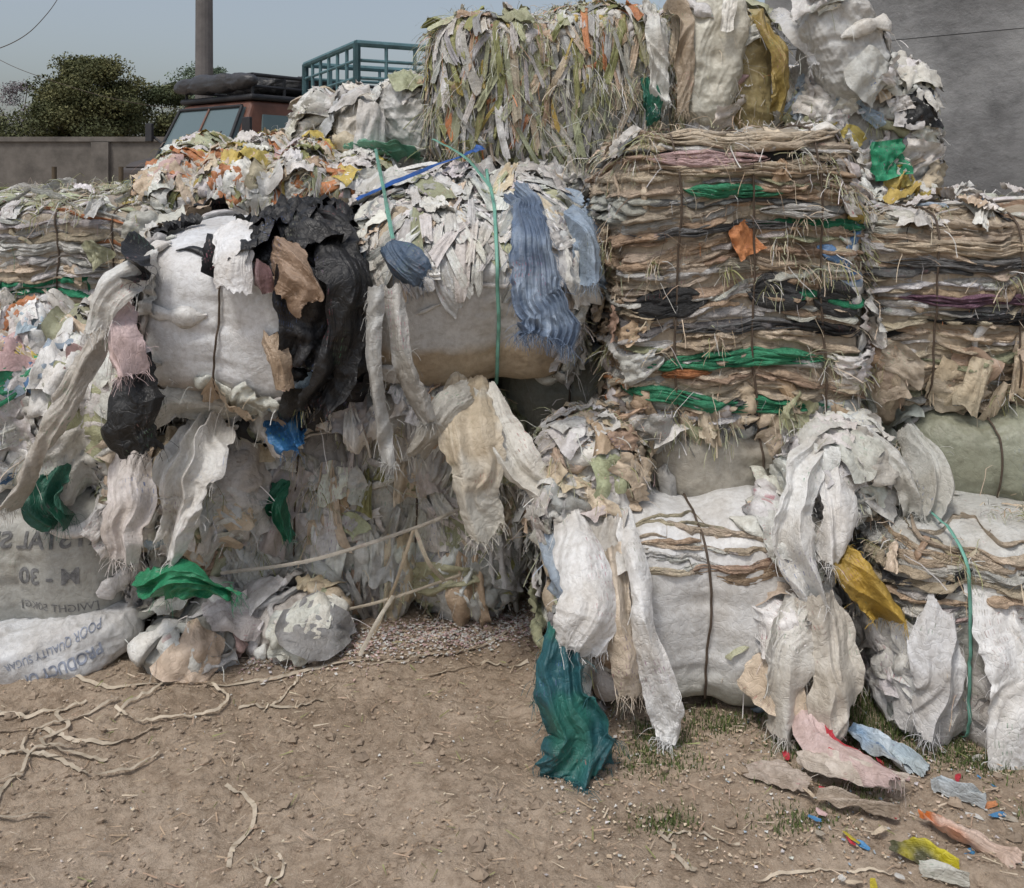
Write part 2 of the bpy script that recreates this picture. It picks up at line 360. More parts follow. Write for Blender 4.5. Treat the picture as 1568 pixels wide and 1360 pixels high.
NAME='plastic_waste_bale'
def layered(c,h,rot=(0,0,0),p=P_TAN,pitch=.017,straps=(-.45,.1,.6),np_=60,thr=350,z0=-.97,z1=.97,bands=(),core=(.42,.36,.28),nb=70,**k):
    b=Bale(NAME,c,h,rot,straps=straps,p=6,wr=.007,**k)
    b.core(core,n=40)
    b.layers(z0*h[2],z1*h[2],pitch,p)
    rg=lambda q,n:(np.abs(q[:,0])>.7)|(rng.random(len(q))<.3)
    if np_: b.patches(np_,p,size=(.05,.14),spread=1.5,lift=(0,.03),region=rg,cr=.2)
    b.bundles(nb,p,ln=(.06,.2),wd=(.006,.016),spread=1.5,region=rg)
    for bd in bands: b.band(*bd)
    b.threads(thr,p); b.tufts(int(thr/18),28,P_GRN)
    return b
def messb(c,h,rot=(0,0,0),p=P_WH,n=300,size=(.08,.24),core=(.42,.41,.38),straps=(-.5,.1,.6),thr=300,spread=1.3,**k):
    b=Bale(NAME,c,h,rot,straps=straps,p=k.pop('pp',4.5),wr=.02,**k)
    b.core(core,n=60); b.patches(int(n*.55),p,size=size,spread=spread,lift=(0,.05),cr=.2,res=16); b.bundles(int(n*.8),p,ln=(.08,.32),wd=(.010,.030)); b.patches(int(n*.5),p,size=(.05,.12),spread=1.5,lift=(0,.05),cr=.25,res=10)
    b.threads(thr,p); b.tufts(int(n/20),26,P_GRN); return b
def wrapped(c,h,rot=(0,0,0),col=W,p=P_WH,straps=(.1,),np_=60,thr=150,colfn=None,pp=4.2,dent=.03,region=messy,wr=.007,nb=None,**k):
    b=Bale(NAME,c,h,rot,straps=straps,p=pp,dent=dent,wr=wr,**k)
    b.core(col,n=120,mi=3,colfn=colfn)
    b.patches(int(np_*.6),p,size=(.08,.22),spread=1.3,lift=(0,.05),cr=.2,res=16,region=region); b.bundles(np_ if nb is None else nb,p,region=region); b.threads(thr,p,region=region); b.tufts(6,20,P_GRN,region=region)
    return b

# --- right-hand side ---
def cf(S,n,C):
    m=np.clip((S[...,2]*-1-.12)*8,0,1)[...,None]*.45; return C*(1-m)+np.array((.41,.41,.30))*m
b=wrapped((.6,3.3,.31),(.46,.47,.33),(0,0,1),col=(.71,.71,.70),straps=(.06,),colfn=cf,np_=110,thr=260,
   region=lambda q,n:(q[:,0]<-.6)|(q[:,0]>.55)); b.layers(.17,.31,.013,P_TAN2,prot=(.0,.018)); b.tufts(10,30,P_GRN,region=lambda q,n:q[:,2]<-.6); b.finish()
GRB=(.06,.34,.18)
R2=layered((.81,3.62,1.34),(.44,.5,.60),(0,-1.5,2),P_TAN,.0165,straps=(-.58,.05,.62),np_=36,thr=850,nb=80,bands=[
  (.60,-.55,.35,.055,.03,GRB,-.004),(.36,-.95,.5,.035,.02,DG),(-.04,-.98,-.30,.11,.03,(.05,.052,.055)),(-.06,.0,.5,.11,.035,(.07,.072,.076)),(-.08,.55,.97,.11,.03,(.06,.062,.065)),
  (-.42,-.85,.62,.06,.03,GRB),(-.64,-1.0,-.15,.065,.03,GRB,-.02),(-.70,-.3,.65,.055,.03,(.045,.32,.17),.0),(-.24,-.6,.5,.04,.025,DG),(.1,-.3,.1,.06,.02,(.55,.5,.4)),(-.5,-.7,-.3,.035,.03,OR),(-.24,.2,.9,.045,.025,BK),
  (.92,-.8,.9,.07,.03,CR),(.8,-.85,.2,.06,.03,PK),(.45,.1,.8,.05,.03,W2),(.72,-.8,.8,.05,.03,CR)])
R2.patches(60,P_TAN,size=(.05,.14),region=lambda q,n:(q[:,2]<-.72)&(n[:,1]<.2),lift=(.01,.07),cr=.25); R2.bundles(60,P_TAN,region=lambda q,n:(q[:,2]<-.7)&(n[:,1]<.2))
R2.patches(60,P_COL,size=(.05,.15),region=lambda q,n:(q[:,0]>.82),lift=(.0,.04),cr=.25);R2.bundles(110,P_COL,wd=(.01,.03),region=lambda q,n:(q[:,0]>.8)); R2.tufts(50,40,P_GRN,region=lambda q,n:(q[:,0]>.72)|(q[:,2]<-.7))
R2.finish(off=.018)
b=wrapped((.83,3.60,.72),(.40,.46,.16),(0,0,2),col=(.43,.40,.34),straps=(.1,),np_=40,thr=160,region=lambda q,n:np.abs(q[:,0])>.7); b.tufts(20,34,P_GRN,region=lambda q,n:q[:,2]>.2); b.finish()
R3=layered((1.85,3.72,1.25),(.54,.5,.38),(0,0,0),P_TAN2,.0155,straps=(-.55,.0,.6),np_=26,nb=40,bands=[(.45,-.9,.6,.04,.025,DG),(.1,-.8,.3,.04,.025,(.22,.12,.17)),(-.1,-.6,.5,.04,.025,BK),(.62,-.9,.3,.05,.03,CR)])
R3.patches(22,pal(CR=5,TN=2),size=(.12,.22),region=lambda q,n:(q[:,2]<-.35)&(n[:,1]<-.5)); R3.bundles(90,P_COL,wd=(.008,.022),region=lambda q,n:(n[:,2]>.5)); R3.patches(40,P_COL,size=(.06,.16),region=lambda q,n:(n[:,2]>.5),lift=(.02,.07),cr=.25); R3.finish(off=.018)
b=wrapped((1.97,3.58,.72),(.53,.46,.20),(0,0,0),col=(.31,.32,.24),straps=(-.45,.1),np_=16,thr=60,region=lambda q,n:q[:,0]<-.85,pp=3.0); b.finish(off=.012)
b=layered((1.66,3.18,.3),(.46,.48,.32),(0,0,0),P_TAN2,.016,straps=(-.62,.35),z0=.0,np_=30,nb=60,thr=300,core=(.6,.6,.57)); b.patches(40,pal(W=5,W2=3,G=1),size=(.12,.26),region=lambda q,n:(q[:,2]<.1)&(n[:,1]<.1),spread=.5,cr=.15); b.bundles(60,pal(W=5,W2=3),region=lambda q,n:(q[:,2]<.1)); b.finish(mat=M_GSTRAP,flatw=.006,off=.035)
b=messb((1.7,4.6,1.85),(.33,.42,.42),(0,0,0),P_COL,n=300,size=(.08,.22),straps=()); b.finish(False)
b=messb((1.75,4.95,.75),(.55,.5,.75),(0,0,0),P_GR,n=100,straps=()); b.finish(False)
b=messb((1.1,4.75,1.35),(.5,.5,.5),(0,0,0),P_GR,n=120,straps=()); b.finish(False)
b=messb((1.0,4.7,.4),(.55,.5,.45),(0,0,0),P_GR,n=80,straps=()); b.finish(False)
# --- top ---
T=Bale(NAME,(.45,4.85,2.17),(.86,.55,.40),(0,-1.5,3),p=6,straps=(-.35,.3),wr=.02); T.core((.34,.34,.30),n=70)
T.patches(1300,P_SHR,size=(.08,.30),aspect=(.06,.17),spread=.28,lift=(0,.03),cr=.12,res=10,base=(.002,.03),fan=.2)
T.bundles(520,P_SHR,ln=(.08,.26),wd=(.005,.014),spread=.35)
T.bundles(320,P_ORG,ln=(.06,.22),wd=(.008,.024),region=lambda q,n:q[:,2]>.72)
T.patches(120,P_SHR,size=(.06,.16),aspect=(.2,.7),spread=1.3,lift=(0.02,.09),cr=.25,res=12,region=lambda q,n:q[:,2]>.75)
T.patches(50,P_WH,size=(.18,.36),aspect=(.3,.6),spread=.3,cr=.2,region=lambda q,n:q[:,0]>.35)
T.threads(2400,P_SHR,ln=(.06,.2)); T.tufts(90,40,P_GRN,ln=(.08,.2)); T.tufts(30,30,P_ORG,ln=(.06,.16),region=lambda q,n:q[:,2]>.8); T.finish()
b=messb((.3,4.7,1.4),(.66,.5,.42),(0,0,0),P_GR,n=340); b.finish(False)
b=wrapped((.3,4.2,.66),(.40,.5,.50),(0,0,0),col=(.27,.28,.24),straps=(-.2,),np_=10,region=None,p=pal(G=2,DG=2)); b.finish(mat=M_WIRE)
# --- centre ---
def cf1(S,n,C):
    m=(np.clip((-S[...,2]-.04+.05*fbm(S*9,2,1))*18,0,1)*np.clip(-n[...,1]*2,0,1))[...,None]; C=C*(1-m)+np.array((.46,.37,.26))*m
    return C
C1=wrapped((-.18,3.7,1.34),(.42,.5,.33),(22,0,4),col=(.62,.62,.61),straps=(.22,),colfn=cf1,np_=90,thr=300,region=lambda q,n:(np.abs(q[:,0])>.78)|(q[:,2]<-.8))
tp=lambda q,n:n[:,2]>.45
C1.patches(170,P_WH,size=(.12,.36),aspect=(.10,.28),spread=.3,lift=(0,.012),cr=.12,region=tp)
C1.bundles(250,pal(W=8,W2=4,G=1.5),ln=(.1,.35),wd=(.005,.014),spread=1.5,region=tp)
C1.patches(30,P_WH,size=(.08,.2),aspect=(.2,.7),spread=1.4,lift=(0,.04),cr=.2,region=tp)
C1.finish(mat=M_GSTRAP,flatw=.007,off=.025)
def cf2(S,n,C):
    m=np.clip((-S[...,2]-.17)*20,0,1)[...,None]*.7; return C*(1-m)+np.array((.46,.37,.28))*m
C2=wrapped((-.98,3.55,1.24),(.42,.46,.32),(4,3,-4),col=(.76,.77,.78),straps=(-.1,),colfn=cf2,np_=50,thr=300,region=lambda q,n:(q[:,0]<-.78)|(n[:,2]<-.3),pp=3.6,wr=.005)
PBK=pal(BK=6,DG=.5)
C2.patches(46,PBK,size=(.12,.26),spread=1.2,lift=(0,.06),cr=.25,res=16,region=lambda q,n:(q[:,0]>.68)|((n[:,2]>.75)&(q[:,0]>-.1)))
C2.patches(12,PBK,size=(.08,.18),lift=(0,.06),cr=.25,res=16,region=lambda q,n:(q[:,0]<-.75)&(q[:,2]>.2))
C2.bundles(100,PBK,region=lambda q,n:(q[:,0]>.66)|((n[:,2]>.8)&(q[:,0]>-.1)),wd=(.012,.035))
C2.finish(off=.012)
b=messb((-1.2,4.5,1.58),(.56,.5,.30),(9,0,3),P_ORG,n=520,size=(.06,.16),thr=700); b.patches(200,P_SHR,size=(.08,.22),aspect=(.08,.2),spread=.3,region=front,cr=.12,res=9); b.tufts(30,34,P_GRN); b.finish(False)
b=messb((-.78,5.0,1.85),(.36,.35,.35),(0,0,0),P_WH,n=200,size=(.1,.25)); b.finish(False)
b=messb((-.9,4.75,.9),(.7,.5,.5),(0,0,0),P_GR,n=100,straps=()); b.finish(False)
b=layered((-2.0,4.25,1.36),(.5,.5,.30),(3,0,0),pal(W=7,W2=4,CR=2,PG=1.2,GR=.15,PK=.4,OR=.2,BL=.1),.017,np_=50,nb=90,thr=250); b.bundles(90,pal(PG=3,W=3,YE=.6,GR=.2),wd=(.006,.02),region=lambda q,n:n[:,2]>.6); b.tufts(40,38,P_GRN,region=lambda q,n:n[:,2]>.6); b.finish()
b=messb((-2.1,3.95,.93),(.5,.5,.30),(0,0,0),P_COL,n=380); b.finish(False)
b=messb((-1.85,3.66,.82),(.44,.46,.26),(0,0,5),P_COL,n=380,size=(.08,.26)); b.finish(False)
b=messb((-2.2,4.6,.5),(.6,.5,.6),(0,0,0),P_GR,n=60,straps=()); b.finish(False)
LBb=wrapped((-1.80,3.60,.33),(.43,.46,.27),(0,0,-3),col=(.42,.42,.39),straps=(.2,),np_=24,thr=80,region=lambda q,n:(q[:,0]>.85),wr=.006); LBb.finish(straps=False)
# --- bottom centre ---
B=Bale(NAME,(-.70,4.0,.40),(.72,.5,.42),(0,-1,8),p=5,straps=(-.3,.35),wr=.022); B.core((.54,.53,.48),n=90)
PB=pal(W=5.5,W2=6,G=1.5,PG=1.6,CR=1.9,TN=.5,OL=.5)
B.patches(300,PB,size=(.14,.36),aspect=(.25,.6),spread=.4,lift=(0,.03),cr=.14,res=18,base=(.0,.02))
B.bundles(330,PB,ln=(.1,.34),wd=(.007,.022),spread=.7)
B.patches(160,PB,size=(.05,.14),aspect=(.2,1),spread=1.2,lift=(0,.05),cr=.25,res=9)
B.bundles(130,pal(CR=3,TN=2,W2=2,PG=2,OL=1),region=lambda q,n:(q[:,0]>.45),spread=.5)
B.threads(1700,pal(W=2,PG=2,OL=.6,CR=2),ln=(.04,.16)); B.tufts(100,40,P_GRN,ln=(.05,.14)); B.finish()
b=messb((-1.3,3.55,.55),(.24,.34,.22),(0,0,10),P_WH,n=170,size=(.1,.25),pp=3); b.finish(False)
b=messb((-.62,3.62,.86),(.46,.3,.10),(0,0,3),pal(W=4,W2=3,G=2,TN=1,OL=.5,PG=1,BK=.5),n=160,size=(.08,.2),straps=(),pp=3); b.finish(False)
b=messb((-.16,3.75,.16),(.16,.2,.15),(0,0,0),pal(W2=3,PG=2,OL=.7,TN=1,G=2),n=90,straps=(),pp=3); b.finish(False)
b=messb((1.14,3.2,.72),(.12,.2,.14),(0,0,0),pal(W=4,W2=3,G=1),n=130,size=(.06,.16),straps=(),pp=2.6); b.finish(False)
b=messb((.28,3.22,.74),(.13,.2,.13),(0,0,0),pal(CR=5,W2=4,TN=1,PG=1,W=2),n=120,size=(.05,.11),straps=(),pp=2.6); b.tufts(16,36,P_GRN); b.finish(False)
b=messb((.17,3.1,.6),(.07,.14,.08),(0,0,0),P_WH,n=50,size=(.05,.12),straps=(),pp=2.6); b.finish(False)

# ---------------------------------------------------------------- stuffed sacks & sheets
def sackblob(name,c,h,rot,col,p=P_WH,pp=2.8,wr=.03,np_=8,warp=.07):
    b=Bale(name,c,h,rot,p=pp,straps=(),wr=wr,warp=warp); b.core(col,n=80,mi=3); b.patches(np_,p,size=(.08,.18),lift=(.01,.06),cr=.2,res=14); b.bundles(np_,p); b.threads(60,p); return b.finish(False)
sackblob('white_sack',(.96,4.42,2.3),(.15,.22,.32),(0,2,0),(.62,.60,.51),pp=3.5,wr=.022)
sackblob('white_sack',(1.17,4.45,2.28),(.11,.2,.30),(0,-3,0),(.38,.31,.15),pp=3.5,wr=.022)
sackblob('white_sack',(1.57,4.25,2.36),(.16,.2,.26),(0,-28,0),(.58,.58,.56),wr=.03)
sackblob('white_sack',(-.56,4.75,2.08),(.17,.2,.15),(0,20,0),(.54,.54,.52),wr=.04)
sackblob('white_sack',(-.83,4.7,1.98),(.13,.2,.12),(0,-20,0),(.64,.61,.55),wr=.04)
sk=Bale('printed_sack',(-1.70,3.22,.085),(.33,.2,.10),(0,-7,6),p=2.6,straps=(),wr=.018,warp=.1); sk.core((.62,.63,.64),n=90,mi=3); sk.finish(False)
sackblob('crumpled_sack',(-1.13,3.27,.05),(.14,.13,.08),(0,0,10),(.42,.42,.39),wr=.045)
sackblob('crumpled_sack',(-.84,3.3,.04),(.12,.10,.07),(0,0,-10),(.6,.56,.52),wr=.045)
sackblob('crumpled_sack',(.93,2.95,.2),(.14,.16,.22),(0,0,0),(.58,.54,.47),wr=.03)

def cat(pts,n):
    p=np.array(pts,float); p=np.vstack([2*p[0]-p[1],p,2*p[-1]-p[-2]]); m=len(p)-3
    t=np.linspace(0,m-1e-6,n); i=t.astype(int); f=(t-i)[:,None]
    a,b,c,d=p[i],p[i+1],p[i+2],p[i+3]
    return .5*(2*b+(c-a)*f+(2*a-5*b+4*c-d)*f**2+(3*b-a-3*c+d)*f**3)
def sheet(name,pts,col,yaw=0,up=.15,nu=90,nv=100,folds=3.,amp=.018,cr=.006,bulge=.03,ragged=.25,thr=40,col2=None,mat=None,edge=None,reg=0.):
    c=cat(pts,nv); sd=rng.uniform(0,300); v1=np.linspace(0,1,nv)
    C=c[:,:3].copy(); w=c[:,3]; ln=np.linalg.norm(np.diff(C,axis=0),axis=1).sum()
    wm=w.max()
    if bulge>.006: C[:,0]+=.16*wm*fbm(st(v1*ln*7+sd,0*v1,0*v1),2,3)
    w=w*(1+ (.35 if bulge>.006 else 0)*fbm(st(v1*ln*6+sd,0*v1+4,0*v1),2,7))
    T=np.gradient(C,axis=0); T/=np.linalg.norm(T,axis=1,keepdims=True)+1e-9
    y=math.radians(yaw); F=np.array([math.sin(y),-math.cos(y),up]); F=F/np.linalg.norm(F)
    Wd=np.cross(np.broadcast_to(F,T.shape),T); Wd/=np.linalg.norm(Wd,axis=1,keepdims=True)+1e-9; Nn=np.cross(T,Wd)
    Nn*=np.sign((Nn*F).sum(1,keepdims=True))
    u=np.linspace(-1,1,nu)[None,:]; v=np.linspace(0,1,nv)[:,None]
    ew=1+ragged*(fbm(st(v*ln*8+sd,(u>0)*7.+sd+0*v,0*v+0*u),2,5)+.3*fbm(st(v*ln*50+sd,(u>0)*7.+0*v,0*v*u),1,8))*np.abs(u)
    X=u*w[:,None]*.5; Y=v*ln+0*u
    wx=.05*fbm(st(X*6+sd,Y*5,0*X),2,6)
    k1=folds/max(wm,.02)*1.0
    f1=ridge(st((X+wx)*k1*.55+sd,Y*1.6+3,0*X),1,11)
    f2=vn(st((X+wx*1.5)*k1*.9+Y*1.3+sd,Y*2.6-X*2,0*X+5),12)
    an=rng.uniform(-.9,.9); f3=ridge(st((X*math.cos(an)+Y*math.sin(an))*k1*.5+wx*8+sd,(Y*math.cos(an)-X*math.sin(an))*2.2,0*X+9),2,13)
    ph=folds*np.pi*u*.5+3*fbm(st(u*1.5+sd+0*v,v*ln*3+0*u,0*u*v),2,6)+sd
    pl=(1-np.abs(np.sin(ph)))*1.6-.5
    fo=(1-reg)*(f1*1.0+f2*.9+f3*.55)+reg*pl
    fp=ridge(st(X*42+wx*70+sd,Y*4.5+X*6,0*X+2),2,14)
    cru=ridge(st(X*22+wx*30+sd,Y*16,0*X+sd),3,8)
    env=.55+.65*v
    off=bulge*(1-u**2)+amp*1.3*fo*env+cr*cru+(.005*fp if bulge>.006 else 0)
    Tj=.22*wm*fbm(st(u*1.3+sd,0*u+(v>.5)*3.,0*u+0*v),2,2)*(2*v-1)+.06*wm*fbm(st(u*9+sd,0*u+(v>.5)*3.,0*u*v),2,4)*(2*v-1)
    P=C[:,None]+Wd[:,None]*(X*ew)[...,None]+Nn[:,None]*off[...,None]+T[:,None]*(Tj*(np.abs(2*v-1)**3))[...,None]
    P[...,2]=np.maximum(P[...,2],.006+.01*(cru+1))
    base=np.array(col)*np.ones(P.shape)
    k=.5+.5*fbm(P*9+sd,2,4)
    if col2 is not None: kk=np.clip((k-.45)*6,0,1)[...,None]; base=base*(1-kk)+np.array(col2)*kk
    if edge is not None: base[:, -12:]=edge
    m=MB(); m.grids(P,base)
    if thr:
        n=thr*3; j=rng.integers(0,nu,n); P0=P[-1,j]; sidej=rng.random(n)<.4; r=rng.integers(0,nv,n); P0=np.where(sidej[:,None],P[r,np.where(rng.random(n)<.5,0,nu-1)],P0)
        d=rng.normal(0,.5,(n,3)); cur=P0; L=[]; l=rng.uniform(.015,.07,(n,1))
        for q in range(5):
            L.append(cur); d=d+np.array([0,0,-.5])+rng.normal(0,.25,(n,3)); cur=cur+d/np.linalg.norm(d,axis=1,keepdims=True)*l/4; cur[:,2]=np.maximum(cur[:,2],.008)
        Q=np.stack(L,1)[:,:,None]; e=rng.normal(0,1,(n,1,1,3)); e/=np.linalg.norm(e,axis=-1,keepdims=True)
        m.grids(np.concatenate([Q-e*.0008,Q+e*.0008],2),np.array(col),mi=1)
    o=P.reshape(-1,3).mean(0)
    for i in range(len(m.V)): m.V[i]=m.V[i]-o
    return m.build(name,[mat or M_W,M_THR],loc=o)
SK='plastic_sack'
sheet('blue_denim_cloth',[(.02,3.40,1.68,.11),(.05,3.12,1.56,.16),(.09,3.0,1.38,.20),(.11,2.99,1.22,.23)],(.15,.205,.30),folds=8,amp=.020,cr=.007,col2=(.27,.34,.44),thr=220,ragged=.3,nu=140,reg=.35)
sheet('blue_denim_cloth',[(-.42,3.14,1.49,.08),(-.35,3.05,1.43,.12),(-.29,3.03,1.39,.06)],(.08,.12,.18),folds=3,cr=.012,thr=20)
sheet('light_blue_sack',[(.2,3.8,1.62,.15),(.31,3.55,1.5,.18),(.33,3.48,1.27,.17)],(.32,.41,.52),folds=4,amp=.025,col2=(.22,.3,.42))
sheet('light_blue_sack',[(.24,3.4,1.60,.08),(.27,3.28,1.5,.1),(.27,3.26,1.36,.08)],(.3,.38,.48),folds=4,amp=.03)
sheet(SK,[(-.16,3.35,.98,.12),(-.14,3.10,.86,.19),(-.11,3.05,.70,.18),(-.09,3.06,.54,.13)],(.67,.64,.56),folds=4,amp=.03,col2=(.56,.48,.36))
sheet(SK,[(-.1,3.25,.96,.08),(.01,3.06,.80,.13),(.1,3.03,.68,.11),(.18,3.02,.61,.04)],(.70,.68,.62),folds=3,amp=.03)
sheet(SK,[(-.16,3.2,.97,.1),(-.26,3.1,.90,.12),(-.33,3.08,.78,.08)],(.48,.46,.41),folds=3)
sheet(SK,[(-.46,3.0,1.38,.05),(-.45,2.95,1.11,.05),(-.405,2.97,.80,.04)],(.46,.46,.44),folds=2,thr=60)
sheet(SK,[(-.42,3.05,1.37,.08),(-.36,3.0,1.11,.07),(-.3,3.05,.92,.05)],(.42,.41,.38),folds=3,thr=60,col2=(.54,.53,.5))
sheet(SK,[(-1.42,3.15,1.24,.05),(-1.5,3.05,1.03,.09),(-1.62,3.03,.80,.08),(-1.71,3.05,.62,.05)],(.56,.53,.48),folds=4,amp=.025)
sheet(SK,[(.2,2.98,.62,.13),(.225,2.80,.52,.18),(.235,2.73,.40,.21),(.21,2.72,.31,.2)],(.8,.8,.79),folds=3,amp=.024,bulge=.05)
sheet(SK,[(.36,2.98,.63,.07),(.385,2.81,.53,.08),(.40,2.74,.353,.09),(.455,2.72,.15,.10),(.468,2.71,.03,.07)],(.78,.78,.77),folds=3,amp=.02)
sheet(SK,[(.31,2.86,.55,.08),(.33,2.76,.36,.09),(.37,2.75,.17,.08)],(.66,.57,.46),folds=3,amp=.02)
sheet('teal_sack',[(.17,2.72,.34,.13),(.165,2.66,.22,.17),(.18,2.63,.1,.19),(.19,2.61,.0,.20)],(.025,.11,.13),folds=6,amp=.030,col2=(.035,.17,.14),thr=180,ragged=.45,cr=.008)
sheet(SK,[(1.05,3.05,.84,.08),(.95,2.94,.76,.12),(.89,2.87,.66,.13),(.89,2.82,.54,.13),(.93,2.80,.42,.09)],(.77,.77,.75),folds=4,amp=.03)
sheet(SK,[(1.05,3.0,.80,.08),(1.07,2.92,.66,.10),(1.0,2.88,.5,.07)],(.75,.74,.72),folds=3,amp=.03)
sheet(SK,[(.90,2.80,.42,.12),(.84,2.76,.24,.13),(.81,2.76,.04,.07)],(.67,.65,.60),folds=4,amp=.03)
sheet(SK,[(.97,2.80,.44,.14),(.98,2.76,.24,.17),(.94,2.73,.02,.09)],(.60,.56,.49),folds=4,amp=.035)
sheet('yellow_sack',[(1.02,2.9,.55,.07),(1.08,2.82,.48,.12),(1.17,2.80,.37,.10)],(.50,.33,.06),folds=4,amp=.03,cr=.012,thr=20,col2=(.38,.26,.06))
sheet(SK,[(1.32,2.76,.42,.13),(1.28,2.70,.25,.17),(1.22,2.68,.10,.10)],(.65,.65,.65),folds=5,amp=.025)
sheet(SK,[(1.49,2.78,.47,.14),(1.50,2.66,.24,.20),(1.50,2.62,.0,.20)],(.8,.8,.79),folds=3,amp=.025)
sheet(SK,[(1.22,3.05,.86,.06),(1.3,3.0,.74,.08),(1.33,2.98,.62,.07)],(.6,.6,.56),folds=3,amp=.03)
sheet(SK,[(1.40,3.15,.84,.06),(1.40,3.02,.72,.10),(1.34,3.0,.60,.08)],(.52,.52,.48),folds=3,amp=.03)
tarp=dict(amp=.035,cr=.014,ragged=.5)
sheet('green_tarpaulin',[(-1.25,3.05,.35,.06),(-1.11,2.99,.40,.10),(-.99,3.05,.35,.06)],(.03,.25,.12),folds=5,thr=25,**tarp)
sheet('green_tarpaulin',[(-.9,3.45,.56,.07),(-.9,3.41,.48,.08),(-.86,3.43,.39,.05)],(.02,.14,.08),folds=4,thr=10,**tarp)
sheet('green_tarpaulin',[(-1.62,3.16,.70,.11),(-1.63,3.10,.62,.13),(-1.58,3.12,.55,.08)],(.025,.12,.08),folds=5,thr=30,**tarp)
sheet('green_tarpaulin',[(-.8,4.5,1.87,.06),(-.62,4.42,1.86,.08),(-.47,4.47,1.84,.06)],(.15,.36,.25),up=.6,folds=6,thr=20,amp=.05,cr=.02,ragged=.6)
sheet('blue_tarpaulin',[(-.95,3.5,.86,.07),(-.82,3.28,.86,.10),(-.76,3.22,.76,.08)],(.05,.19,.42),folds=4,thr=10,**tarp)
sheet('blue_band',[(-.60,3.40,1.655,.022),(-.44,3.6,1.735,.028),(-.2,3.9,1.845,.028),(-.14,3.96,1.87,.05)],(.03,.12,.42),up=3,folds=1,amp=.008,cr=.006,bulge=.005,thr=0)
sheet('green_band',[(-.6,3.9,1.87,.014),(-.5,3.45,1.70,.014),(-.42,3.12,1.53,.014)],(.16,.38,.30),up=3,folds=1,amp=.0,cr=.002,bulge=.002,thr=0)
sheet('green_band',[(-.36,4.05,1.92,.014),(-.2,3.8,1.83,.014),(-.08,3.5,1.70,.014)],(.16,.38,.30),up=3,folds=1,amp=.0,cr=.002,bulge=.002,thr=0)
sheet('recess_shadow_sheet',[(-.78,3.45,1.57,.10),(-.66,3.25,1.50,.13),(-.61,3.14,1.33,.17),(-.63,3.10,1.1,.17),(-.70,3.13,.96,.09)],(.016,.016,.017),yaw=25,folds=4,amp=.045,cr=.014,thr=20)
sheet('recess_shadow_sheet',[(-1.34,3.2,1.50,.08),(-1.28,3.06,1.44,.11),(-1.2,3.02,1.40,.08)],(.02,.02,.021),folds=3,thr=10,**tarp)
sheet('recess_shadow_sheet',[(-1.28,3.1,1.10,.12),(-1.27,3.0,.98,.17),(-1.2,3.0,.84,.12)],(.012,.012,.012),folds=4,thr=20,**tarp)  # added black sheet, stands in for the shadow in the recess below the bale
sheet('brown_paper',[(-.8,3.12,1.49,.13),(-.74,3.00,1.40,.18),(-.67,3.00,1.30,.11)],(.36,.255,.18),folds=4,amp=.03,cr=.012,thr=0)
sheet('brown_paper',[(-.86,3.05,1.44,.05),(-.84,3.02,1.4,.07),(-.82,3.02,1.36,.04)],(.2,.12,.12),folds=2,thr=0)
sheet('brown_paper',[(-.83,3.08,1.2,.08),(-.80,3.05,1.12,.1),(-.79,3.07,1.02,.08)],(.46,.35,.25),folds=2,amp=.012,thr=0)
sheet('white_plastic_sheet',[(-1.0,3.2,1.56,.16),(-.97,3.05,1.47,.18),(-.94,3.02,1.36,.14)],(.84,.84,.84),folds=2,amp=.008,cr=.004,bulge=.02,thr=0)
sheet('pink_sack',[(-1.3,3.05,1.30,.08),(-1.31,2.98,1.2,.11),(-1.25,2.95,1.10,.08)],(.64,.50,.49),folds=4,amp=.03)
sheet(SK,[(-1.25,3.1,1.45,.08),(-1.33,3.0,1.37,.12),(-1.38,2.99,1.24,.09)],(.70,.70,.67),folds=3,amp=.03)
sheet(SK,[(-1.1,3.3,.84,.15),(-1.12,3.11,.74,.19),(-1.12,3.08,.62,.17),(-1.16,3.07,.47,.11)],(.72,.71,.68),folds=6,amp=.04,cr=.010)
sheet(SK,[(-1.35,3.2,.74,.12),(-1.34,3.10,.6,.15),(-1.34,3.07,.44,.13)],(.68,.63,.60),folds=5,amp=.035)
sheet(SK,[(-1.0,3.35,.9,.14),(-1.2,3.2,.93,.10),(-1.3,3.1,.86,.08)],(.58,.57,.52),folds=3,amp=.03)
sheet('yellow_sack',[(1.2,4.3,2.52,.06),(1.24,4.18,2.3,.10),(1.24,4.2,2.05,.07)],(.36,.27,.09),folds=4,amp=.035,thr=20)
sheet(SK,[(.66,4.35,2.58,.07),(.68,4.2,2.4,.10),(.7,4.2,2.08,.07)],(.68,.68,.64),folds=4,amp=.035)
sheet(SK,[(.8,4.35,2.6,.10),(.82,4.2,2.4,.09),(.80,4.2,2.06,.07)],(.42,.34,.25),folds=4,amp=.035)
sheet('green_tarpaulin',[(.64,4.28,2.2,.05),(.66,4.22,2.12,.08),(.67,4.22,2.0,.05)],(.02,.14,.09),folds=4,thr=0,**tarp)
sheet(SK,[(1.3,4.4,2.55,.1),(1.36,4.22,2.42,.12),(1.42,4.2,2.26,.08)],(.64,.64,.63),folds=3,amp=.03)
